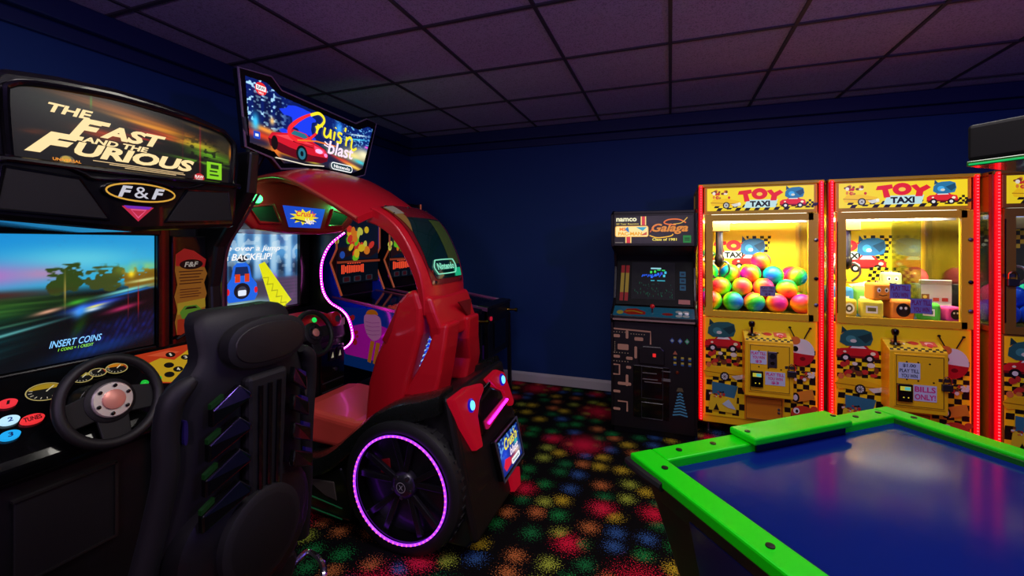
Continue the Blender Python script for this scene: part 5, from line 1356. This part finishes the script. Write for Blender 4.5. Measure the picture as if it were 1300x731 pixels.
    a.checker(.59, .175, .785, .50, 5, 9, BLK).checker(.62, .50, .785, .745, 5, 8, BLK)
    toy_car(a, .175, .715, .25, (206, 30, 34)); blob(a, .165, .825, .095, .062, (40, 96, 96))
    crowd(a, .18, .605, .23, 8); a.poly([(.06, .545), (.31, .555), (.31, .50), (.06, .46)], (246, 206, 26)); yellow_car(a, .175, .495, .27); a.ell(.075, .555, .018, .02, (226, 120, 60))
    a.poly([(.075, .205), (.265, .195), (.28, .405), (.10, .425)], (240, 206, 40)).poly([(.10, .33), (.255, .31), (.28, .405), (.10, .425)], (50, 116, 140)); crowd(a, .135, .33, .11, 9); a.poly([(.17, .26), (.21, .235), (.265, .225), (.25, .25), (.215, .30)], (190, 210, 220)).poly([(.11, .21), (.13, .26), (.15, .21)], BLK)
    # ball-shaped bug with feelers
    a.line([(.655, .80), (.62, .875)], .008, BLK).line([(.71, .80), (.745, .875)], .008, BLK).ell(.62, .878, .010, .008, BLK).ell(.748, .878, .010, .008, BLK)
    a.ell(.69, .70, .085, .10, (232, 226, 220)).ell(.69, .70, .085, .10, (196, 26, 32), a0=180, a1=350).ell(.655, .785, .032, .030, (220, 120, 50)).ell(.655, .725, .018, .020, BLK).ell(.70, .655, .018, .014, (120, 10, 14))
    crowd(a, .72, .53, .14, 10); a.poly([(.63, .40), (.76, .44), (.775, .37), (.64, .33)], (226, 140, 40)).ell(.655, .37, .025, .035, BLK).ell(.655, .37, .014, .022, (220, 220, 220))
    a.ell(.70, .255, .075, .06, (206, 60, 34)).poly([(.60, .19), (.66, .25), (.66, .19)], (206, 60, 34)).ell(.77, .30, .022, .02, (216, 70, 40)).ell(.66, .275, .02, .022, (240, 236, 226)).ell(.663, .272, .009, .012, BLK)
    a.build('front_print', t)
    # control console
    con = MB().prism([(x0 + .31, yf + .015, .38), (x0 + .31, yf - .115, .38), (x0 + .31, yf - .115, .785), (x0 + .31, yf + .015, .845)], (.31, 0, 0)).build('control_console', body, t, bevel=.006)
    DV2 = Vector((0, .13, .06)).normalized(); DN2 = Vector((0, -.06, .13)).normalized()
    a = Art((x0 + .31, yf - .115, .785), (1, 0, 0), DV2, DN2, glow=.0)
    a.rect(.005, .004, .305, .135, (232, 196, 40)).checker(.005, .004, .305, .04, 16, 2, BLK, None, .01).ell(.16, .09, .03, .02, (200, 40, 40)); crowd(a, .09, .09, .10, 12)
    a.rect(.20, .06, .28, .11, (220, 90, 70)).ell(.24, .085, .022, .016, (246, 190, 190)); a.build('console_print', con)
    js = Vector((x0 + .365, yf - .055, .815))
    MB().lathe([(.032, 0), (.024, .012), (.010, .014), (.009, .055), (.018, .062), (.023, .085), (.018, .10), (0, .106)], js, (0, 0, 1), 14).build('joystick', gloss_black, t, smooth=True)
    MB().lathe([(.016, 0), (.016, .012), (0, .014)], Vector((x0 + .55, yf - .055, .812)), DN2, 12).build('drop_button', mat((230, 60, 70), .3, glow=.5), t, smooth=True)
    cdoor = MB().box(x0 + .335, yf - .122, .415, x0 + .60, yf - .114, .765).build('coin_door', body, t, bevel=.002)
    MB().tube([(x0 + q, yf - .122, z) for q, z in ((.345, .425), (.592, .425), (.592, .755), (.345, .755))], .003, 6, True).build('coin_door_groove', mat((110, 74, 10), .5), cdoor)
    # note reader
    MB().box(x0 + .345, yf - .145, .455, x0 + .425, yf - .12, .57).build('note_reader', gloss_black, cdoor, bevel=.004)
    Art((x0 + .345, yf - .145, .455), **YF, glow=.7).rect(.012, .075, .068, .102, (200, 190, 60)).rect(.036, .078, .066, .099, (90, 190, 190)).ell(.03, .03, .004, .004, (240, 210, 60)).ell(.055, .03, .004, .004, (240, 210, 60)).build('note_reader_display', cdoor)
    if kind == 'balls':
        cm = MB().box(x0 + .455, yf - .13, .60, x0 + .515, yf - .12, .715).build('coin_slot_plate', steel, cdoor, bevel=.003)
        MB().lathe([(.020, 0), (.020, .006), (0, .006)], (x0 + .485, yf - .13, .685), (0, -1, 0), 14).build('coin_slot', black, cdoor); MB().lathe([(.014, 0), (.014, .006), (0, .006)], (x0 + .485, yf - .13, .635), (0, -1, 0), 12).build('coin_return', mat((60, 50, 36), .3, metal=.8), cdoor)
    for q, z in ((.40, .765 - .05), (.46, .765 - .05), (.52, .71), (.40, .60), (.46, .595), (.54, .59)):
        MB().lathe([(.005, 0), (.005, .003), (0, .004)], (x0 + q, yf - .122, z), (0, -1, 0), 8).build('screw', gloss_black, cdoor)
    # prize door
    pd = MB().box(x0 + .325, yf - .004, .165, x0 + .58, yf + .012, .345).build('prize_door', mat((236, 150, 24), .4) if not dim else body, t, bevel=.006)
    MB().tube([(x0 + q, yf - .004, z) for q, z in ((.335, .175), (.57, .175), (.57, .335), (.335, .335))], .003, 6, True).build('prize_door_groove', mat((110, 74, 10), .5), pd)
    for z in (.24, .265): MB().lathe([(.009, 0), (.009, .008), (0, .01)], (x0 + .55, yf - .004, z), (0, -1, 0), 10).build('prize_door_lock', steel, pd)
    # light strips on the front corners
    for xx in (.020, .818): dotted_strip(t, 'light_strip', [(x0 + xx, yf - .008, .12), (0, 0, 1.945)], .022, 90, 3.2)
    for xx in (.0, .805): bx('front_post', xx, .014, .10, xx + .035, .05, 1.95, mat((120, 20, 24), .4), .003)
    return t


def padlock(x, y, z, label):
    t = thing('padlock', label, 'padlock', (x, y, z))
    MB().box(x - .028, y - .02, z, x + .028, y, z + .045).build('lock_body', mat((90, 86, 84), .35, metal=.9), t, bevel=.004)
    MB().tube(smooth_path([(x - .018, y - .01, z + .04), (x - .018, y - .01, z + .075), (x, y - .01, z + .092), (x + .018, y - .01, z + .075), (x + .018, y - .01, z + .04)], 4), .005, 8).build('shackle', mat((200, 160, 80), .25, metal=1.0), t, smooth=True)
    MB().box(x - .04, y - .001, z + .055, x + .035, y + .010, z + .075).build('hasp', steel, t)


def notice(x, y, z, w, h, lines, bg, ink, label, group=None):
    o = thing('paper_notice', label, 'sign', (x, y, z), 0, group)
    MB().box(x, y - .0012, z, x + w, y, z + h).build('paper', mat(bg, .6), o)
    a = Art((x, y - .0012, z), **YF)
    for t, q in zip(lines, np.linspace(h * .97, h * .03, len(lines) + 1)[1:]):
        hh = h * .94 / len(lines)
        wd = w * .9 * min(1, .25 + len(t) / max(len(s_) for s_ in lines) * .75)
        a.text(t, w / 2 - wd / 2, q + hh * .12, w / 2 + wd / 2, q + hh * .86, ink, bold=.03)
    a.build('lettering', o)


Y1, Y3 = 3.72, 3.62
claw_machine(.205, Y1, 'yellow toy claw machine heaped with rainbow balls, next to the black upright cabinet', 'balls')
claw_machine(1.066, Y1, 'yellow toy claw machine filled with boxed plush toys, in the middle of the row', 'toys')
claw_machine(1.915, Y3, 'dim claw machine with dark interior and blue-lit balls, cut off at the right edge', 'dark')
padlock(.205 + .605, Y1 - .122, .545, 'steel padlock on the coin door of the rainbow-ball claw machine')
padlock(1.066 + .605, Y1 - .122, .545, 'steel padlock on the coin door of the boxed-toy claw machine')
padlock(1.915 + .085, Y3 + .0, 1.23, 'dark padlock on the window of the dim claw machine at the right edge')
pk_ = (214, 40, 130)
notice(.205 + .345, Y1 - .124, .62, .105, .095, ['PLAY TILL', 'YOU WIN', '$3'], (196, 206, 226), pk_, 'pale notice with pink lettering left of the coin slot on the rainbow-ball machine')
notice(.205 + .440, Y1 - .124, .475, .125, .095, ['PLAY TILL', 'YOU WIN', '$3'], (196, 206, 226), pk_, 'pale notice with pink lettering beside the bill reader on the rainbow-ball machine')
notice(.205 + .43, Y1 + .010, 1.10, .10, .075, ['PLAY TILL', 'YOU WIN', '$3'], (120, 120, 170), (90, 24, 90), 'violet notice taped inside the window before the rainbow balls')
notice(1.066 + .355, Y1 - .124, .605, .115, .105, ['$1.00', 'PLAY TILL', 'YOU WIN'], (196, 210, 232), (60, 70, 100), 'pale notice with grey lettering on the coin door of the boxed-toy machine')
notice(1.066 + .435, Y1 - .124, .465, .120, .105, ['BILLS', 'ONLY!'], (206, 206, 226), pk_, 'pale notice reading bills only in pink, right of the bill reader')
notice(1.066 + .36, Y1 + .010, 1.115, .115, .10, ['PLAY TILL', 'YOU WIN'], (110, 110, 190), (110, 20, 110), 'higher of two violet notices in the window of the boxed-toy machine')
notice(1.066 + .475, Y1 + .010, 1.02, .115, .10, ['PLAY TILL', 'YOU WIN'], (110, 110, 190), (110, 20, 110), 'lower of two violet notices in the window of the boxed-toy machine')


# ---------------------------------------------------------------- prizes
def ball_material(name, stops, rough=.45):
    m = bpy.data.materials.new(name); m.use_nodes = True
    nt = m.node_tree; N = nt.nodes; L = nt.links; b = N['Principled BSDF']; b.inputs['Roughness'].default_value = rough
    tc = N.new('ShaderNodeTexCoord'); sx = N.new('ShaderNodeSeparateXYZ'); L.new(tc.outputs['Generated'], sx.inputs[0])
    cr = N.new('ShaderNodeValToRGB'); el = cr.color_ramp.elements
    while len(el) < len(stops): el.new(.5)
    for k, c in enumerate(stops): el[k].position = k / (len(stops) - 1); el[k].color = C(c) + (1,)
    L.new(sx.outputs['Z'], cr.inputs[0]); L.new(cr.outputs[0], b.inputs['Base Color'])
    return m


BR = .0748
rb = [ball_material('rainbow_a', [(190, 10, 180), (236, 10, 90), (245, 80, 10), (240, 180, 0), (90, 210, 0), (0, 190, 60), (0, 110, 210)]),
      ball_material('rainbow_b', [(250, 10, 130), (240, 10, 60), (246, 90, 10), (246, 170, 0), (250, 60, 30), (220, 0, 150)]),
      ball_material('rainbow_c', [(0, 90, 210), (0, 170, 150), (20, 205, 20), (130, 220, 0), (244, 160, 0), (240, 30, 70)])]
me_b = []
for m in rb:
    o = MB().sphere((0, 0, 0), BR, 24, 16).build('plush_ball', m, smooth=True); me_b.append(o.data); bpy.data.objects.remove(o)
spots = []
bx0, by0 = .205 + .03, Y1 + .06
for j in range(4):
    for i in range(4): spots.append((bx0 + .082 + i * .151, by0 + .08 + j * .150, .964 + BR))
spots += [(bx0 + .082 + 4 * .155 - .01, by0 + .08 + j * .150, .964 + BR) for j in range(4)]
for j in range(3):
    for i in range(3): spots.append((bx0 + .158 + i * .151, by0 + .155 + j * .150, .964 + BR + .107))
spots += [(bx0 + .155 + 3 * .151 + .01, by0 + .155 + j * .150, .964 + BR + .107) for j in range(3)]
for x, y in ((bx0 + .235, by0 + .23), (bx0 + .385, by0 + .235), (bx0 + .535, by0 + .24), (bx0 + .39, by0 + .385), (bx0 + .54, by0 + .39), (bx0 + .24, by0 + .38), (bx0 + .084, by0 + .31), (bx0 + .69, by0 + .31), (bx0 + .69, by0 + .155)): spots.append((x, y, .964 + BR + .214))
for x, y in ((bx0 + .46, by0 + .31),): spots.append((x, y, .964 + BR + .321))
rnd = random.Random(2)
ORD = ['first', 'second', 'third', 'fourth', 'fifth']
P_ = np.array(spots, float)                       # let the heap settle so that no two balls cut into each other
lo = np.array([bx0 + BR + .004, by0 + BR - .02, .9635 + BR]); hi = np.array([bx0 + .77 - BR, by0 + .59 - BR, 9.0])
for it in range(500):
    if it < 350: P_[:, 2] -= .0012
    D = P_[:, None] - P_[None]; L_ = np.sqrt((D ** 2).sum(-1)) + np.eye(len(P_)); ov = np.clip(2 * BR + .0006 - L_, 0, None) * (1 - np.eye(len(P_)))
    P_ += (D / L_[..., None] * ov[..., None] * .45).sum(1)
    P_ = np.clip(P_, lo, hi)
settled = {q: tuple(r_) for q, r_ in zip(spots, P_)}
rows = {}
for q in spots: rows.setdefault((q[2], round(q[1], 1)), []).append(q)
for (z, ry_), row in rows.items():
    lay = ['bottom', 'second', 'third', 'top'][int(round((z - .964 - BR) / .107))]
    same = sorted({k_[1] for k_ in rows if k_[0] == z}); nrow = same.index(ry_)
    for k, (x, y, _) in enumerate(sorted(row)):
        o = bpy.data.objects.new('plush_ball', me_b[rnd.randrange(3)]); COL.objects.link(o); o.location = settled[(x, y, z)]
        o.rotation_euler = (rnd.uniform(0, 6.28), rnd.uniform(0, 6.28), rnd.uniform(0, 6.28))
        tag(o, 'rainbow ball in left claw machine, %s layer, %s row from the glass, %s from left' % (lay, ORD[nrow], ORD[k]), 'ball', 'rainbow balls in the left claw machine')
# dark machine: shiny bouncy balls
cols = [((30, 90, 220), 'blue'), ((40, 200, 150), 'turquoise'), ((220, 40, 110), 'pink'), ((110, 60, 210), 'violet')]
me_d = []
for c, n_ in cols:
    o = MB().sphere((0, 0, 0), BR, 24, 16).build('bouncy_ball', mat(c, .2, coat=.5), smooth=True); me_d.append(o.data); bpy.data.objects.remove(o)
rnd = random.Random(6)
for lay, (nx, ny, off) in enumerate(((3, 3, 0), (2, 2, .076))):
    for i in range(nx):
        for j in range(ny):
            k = rnd.randrange(4)
            o = bpy.data.objects.new('bouncy_ball', me_d[k]); COL.objects.link(o)
            o.location = (1.915 + .125 + off + i * .152, Y3 + .14 + off + j * .155, .964 + BR + lay * .107)
            tag(o, 'shiny %s ball in dim claw machine, %s layer, %s row, %s from left' % (cols[k][1], ['bottom', 'upper'][lay], ORD[j], ORD[i]), 'ball', 'balls in the dim claw machine')


def plush_cube(x, y, z, s, col, rz, label, face=None, sz=None, rx=0.0):
    t = thing('plush_cube', label, 'toy', (x, y, z), math.radians(rz))
    t.rotation_euler = (math.radians(rx), 0, math.radians(rz))
    h = sz or s
    o = MB().box(-s / 2, -s / 2, 0, s / 2, s / 2, h).build('cube_body', mat(col, .8), t, bevel=s * .16, seg=4, local=True)
    a = Art((0, -s / 2, h / 2), **YF)
    if face == 'eyes': a.ell(-s * .2, s * .1, s * .10, s * .14, (245, 240, 230)).ell(s * .2, s * .1, s * .10, s * .14, (245, 240, 230)).ell(-s * .18, s * .08, s * .05, s * .07, BLK).ell(s * .18, s * .08, s * .05, s * .07, BLK).line([(-s * .2, -s * .18), (0, -s * .25), (s * .2, -s * .18)], s * .05, BLK)
    elif face == 'patch': a.ell(0, 0, s * .3, s * .34, (40, 26, 20)).ell(-s * .1, s * .1, s * .06, s * .07, (240, 236, 226)).ell(s * .1, s * .1, s * .06, s * .07, (240, 236, 226))
    elif face == 'label': a.rect(-s * .25, -s * .2, s * .25, s * .2, (230, 228, 220)).rect(-s * .18, -s * .1, s * .18, s * .1, tuple(int(c * .5) for c in col))
    elif face == 'ring': a.ell(0, 0, s * .3, s * .3, (246, 240, 200)).ell(0, 0, s * .2, s * .2, (90, 80, 40)).ell(0, 0, s * .1, s * .1, (240, 240, 230))
    if face: a.build('face_print', t, local=True)
    MB().tube([(-s * .06, 0, h * .97), (-s * .06, 0, h * 1.08), (s * .06, 0, h * 1.08), (s * .06, 0, h * .97)], s * .02, 6).build('hang_loop', mat((220, 214, 200), .7), t, local=True)
    return t


px0 = 1.066; py0 = Y1
plush_cube(px0 + .12, py0 + .12, .963, .13, (226, 190, 40), 20, 'yellow plush cube with a ring eye, bottom left in the toy machine', 'ring')
plush_cube(px0 + .285, py0 + .11, .963, .13, (226, 206, 60), -12, 'yellow plush cube with label, beside the ring-eyed one', 'label')
plush_cube(px0 + .445, py0 + .115, .963, .14, (232, 130, 30), 4, 'orange plush cube with a dark face patch, front middle', 'patch')
plush_cube(px0 + .615, py0 + .12, .963, .12, (80, 190, 50), -18, 'bright green plush cube at the front right', 'label')
plush_cube(px0 + .740, py0 + .13, .963, .10, (226, 60, 130), 10, 'small pink plush cube by the right post', 'patch')
plush_cube(px0 + .14, py0 + .32, .963, .17, (60, 140, 190), 15, 'large light blue plush cube at the back left', 'label', .20)
plush_cube(px0 + .34, py0 + .34, .963, .18, (120, 190, 70), -14, 'large pale green plush cube behind the yellow ones', 'label', .20)
plush_cube(px0 + .33, py0 + .115, 1.095, .12, (236, 140, 36), 8, 'orange smiling plush cube lying on the yellow cube', 'eyes')
plush_cube(px0 + .515, py0 + .32, .963, .12, (222, 186, 70), 22, 'tan plush cube at the back beside the chute', 'ring', .20)
plush_cube(px0 + .475, py0 + .30, 1.170, .11, (190, 200, 130), -8, 'pale lime plush cube on top of the heap', 'eyes')
# white carton and pink bags behind the chute wall
t = thing('carton', 'open white carton with small pictures behind the right side of the toy machine window', 'box', (px0 + .67, py0 + .30, .963))
MB().box(px0 + .615, py0 + .235, .963, px0 + .80, py0 + .36, 1.20).build('carton_body', mat((214, 208, 200), .6), t)
MB().prism([(px0 + .615, py0 + .236, 1.20), (px0 + .80, py0 + .236, 1.20), (px0 + .78, py0 + .19, 1.235), (px0 + .60, py0 + .19, 1.235)], (0, .003, .003)).build('carton_flap', mat((214, 208, 200), .6), t)
a = Art((px0 + .615, py0 + .235, .963), **YF); a.rect(.015, .13, .06, .17, (150, 90, 40)).rect(.08, .12, .115, .145, (200, 90, 50)).rect(.13, .12, .165, .145, (190, 60, 50)).ell(.035, .15, .012, .012, (240, 200, 90)); a.build('carton_print', t)
for k, (x, y, z, r, n_) in enumerate(((.655, .51, .965, .09, 'left'), (.775, .42, .965, .045, 'front'), (.70, .50, 1.145, .085, 'topmost'))):
    o = MB().sphere((0, 0, 0), r, 18, 12, (1, .9, 1)).build('prize_ball', mat((226, 96, 90), .15, coat=.8), smooth=True)
    o.location = (px0 + x, py0 + y, z + r); tag(o, 'glossy coral prize ball behind the white carton, %s of three' % n_, 'ball')
# ================================================================ air hockey table
th = math.radians(38.9)
e1 = Vector((math.cos(th), math.sin(th), 0)); e2 = Vector((math.sin(th), -math.cos(th), 0))
TW, TL = 1.245, 2.35
OL = Vector((-.123, 1.465, 0))                      # far left corner of the rail
ah = thing('air_hockey_table', 'air hockey table with fluorescent green rails and dark blue playfield in the right foreground', 'game table', OL, th)
# local frame: x across the far end, -y along the table towards the camera
green = mat((6, 214, 0), .38, coat=.05)
def lb(name, x0, y0, z0, x1, y1, z1, m, bev=.004, par=None): return box(name, x0, y0, z0, x1, y1, z1, m, par or ah, bev, local=True)
RW, RT = .082, .82
lb('rail', 0, -TL, RT - .035, RW, 0, RT, green, .006)
lb('rail', TW - RW, -TL, RT - .035, TW, 0, RT, green, .006)
lb('end_rail', RW, -RW, RT - .035, TW - RW, 0, RT, green, .006)
lb('end_rail', RW, -TL, RT - .035, TW - RW, -TL + RW, RT, green, .006)
lb('playfield', RW - .01, -TL + RW - .01, RT - .06, TW - RW + .01, -RW + .01, RT - .028, mat((12, 30, 104), .13, spec=.16), .0)
lb('inner_lip', RW, -TL + RW, RT - .03, RW + .012, -RW, RT - .010, mat((14, 90, 10), .4), .002)
lb('inner_lip', TW - RW - .012, -TL + RW, RT - .03, TW - RW, -RW, RT - .010, mat((14, 90, 10), .4), .002)
for y0, y1, s_ in ((-.105, .004, 1), (-TL - .004, -TL + .105, -1)):
    gb = lb('goal_block', .415, y0, RT + .001, .885, y1, RT + .026, green, .006)
    lb('goal_slot', .435, (y0 + .012 if s_ > 0 else y1 - .02), RT - .028, .865, (y0 + .02 if s_ > 0 else y1 - .012), RT - .002, gloss_black, .001, gb)
    for x in (.44, .86): MB().lathe([(.009, 0), (.009, .003), (0, .004)], (x, (y0 + y1) / 2, RT + .026), (0, 0, 1), 10).build('rail_bolt', black, gb, local=True)
for x, y in [(.16, -.04), (.30, -.04), (1.0, -.04), (1.13, -.04)] + [(.041, -.12 - k * .36) for k in range(7)] + [(TW - .041, -.12 - k * .36) for k in range(7)]:
    MB().lathe([(.010, 0), (.010, .003), (0, .004)], (x, y, RT), (0, 0, 1), 12).build('rail_bolt', black, ah, local=True)
MB().tube([(.002, -.16, RT - .03), (-.004, -.10, RT - .03), (-.006, -.03, RT - .03), (-.004, .004, RT - .03), (.05, .006, RT - .03), (.12, .002, RT - .03)], .014, 8).build('corner_guard', rubber, ah, local=True, smooth=True)
# tapering cabinet with side panels
blueside = mat((10, 20, 70), .3, coat=.3)
def taper(z, d): return [(d, -TL + d, z), (TW - d, -TL + d, z), (TW - d, -d, z), (d, -d, z)]
MB().loft([taper(.10, .20), taper(.40, .12), taper(.70, .05), taper(RT - .036, .025)]).build('cabinet', mat((10, 10, 14), .35, coat=.2), ah, bevel=.01, local=True)
for side in (0, 1):
    def sx(d): return d - .006 if side == 0 else TW - d + .006
    rg = []
    for z, d, y0, y1 in ((.14, .19, .42, .30), (.30, .148, .32, .24), (.55, .087, .26, .20), (.72, .048, .25, .20)):
        rg.append([(sx(d), -TL + y0, z), (sx(d), -y1 - .02, z), (sx(d) + (.01 if side == 0 else -.01), -y1 - .02, z), (sx(d) + (.01 if side == 0 else -.01), -TL + y0, z)])
    MB().loft(rg).build('side_panel', blueside, ah, bevel=.003, local=True)
for x in (.26, TW - .26):
    for y in (-.26, -TL + .26):
        MB().lathe([(.05, 0), (.05, .02), (.03, .03), (.03, .11)], (x, y, 0), (0, 0, 1), 14).build('leg_foot', black, ah, local=True)
# overhead score unit on a post at the far side
sz0, sz1 = 1.672, 1.765
cx = TW / 2
ym = -TL / 2
sc_ = lb('score_unit', cx - .15, -.615 - 1.12, sz0 + .012, cx + .15, -.615, sz1, mat((6, 6, 6), .6, spec=.2), .008)
lb('score_unit_underside', cx - .15, -.615 - 1.12, sz0, cx + .15, -.615, sz0 + .012, mat((40, 92, 30), .15, coat=.6), .002, sc_)
for x in (cx - .150, cx + .150): MB().tube([(x, -.62, sz0 + .004), (x, -1.73, sz0 + .004)], .0022, 6).build('score_unit_neon', mat((30, 235, 120), .3, glow=.5), sc_, local=True)
for x in (TW - .03,):
    MB().tube([(x, ym, RT), (x, ym, sz0 + .04), (cx, ym, sz0 + .06)], .022, 10).build('score_post', black, ah, local=True)
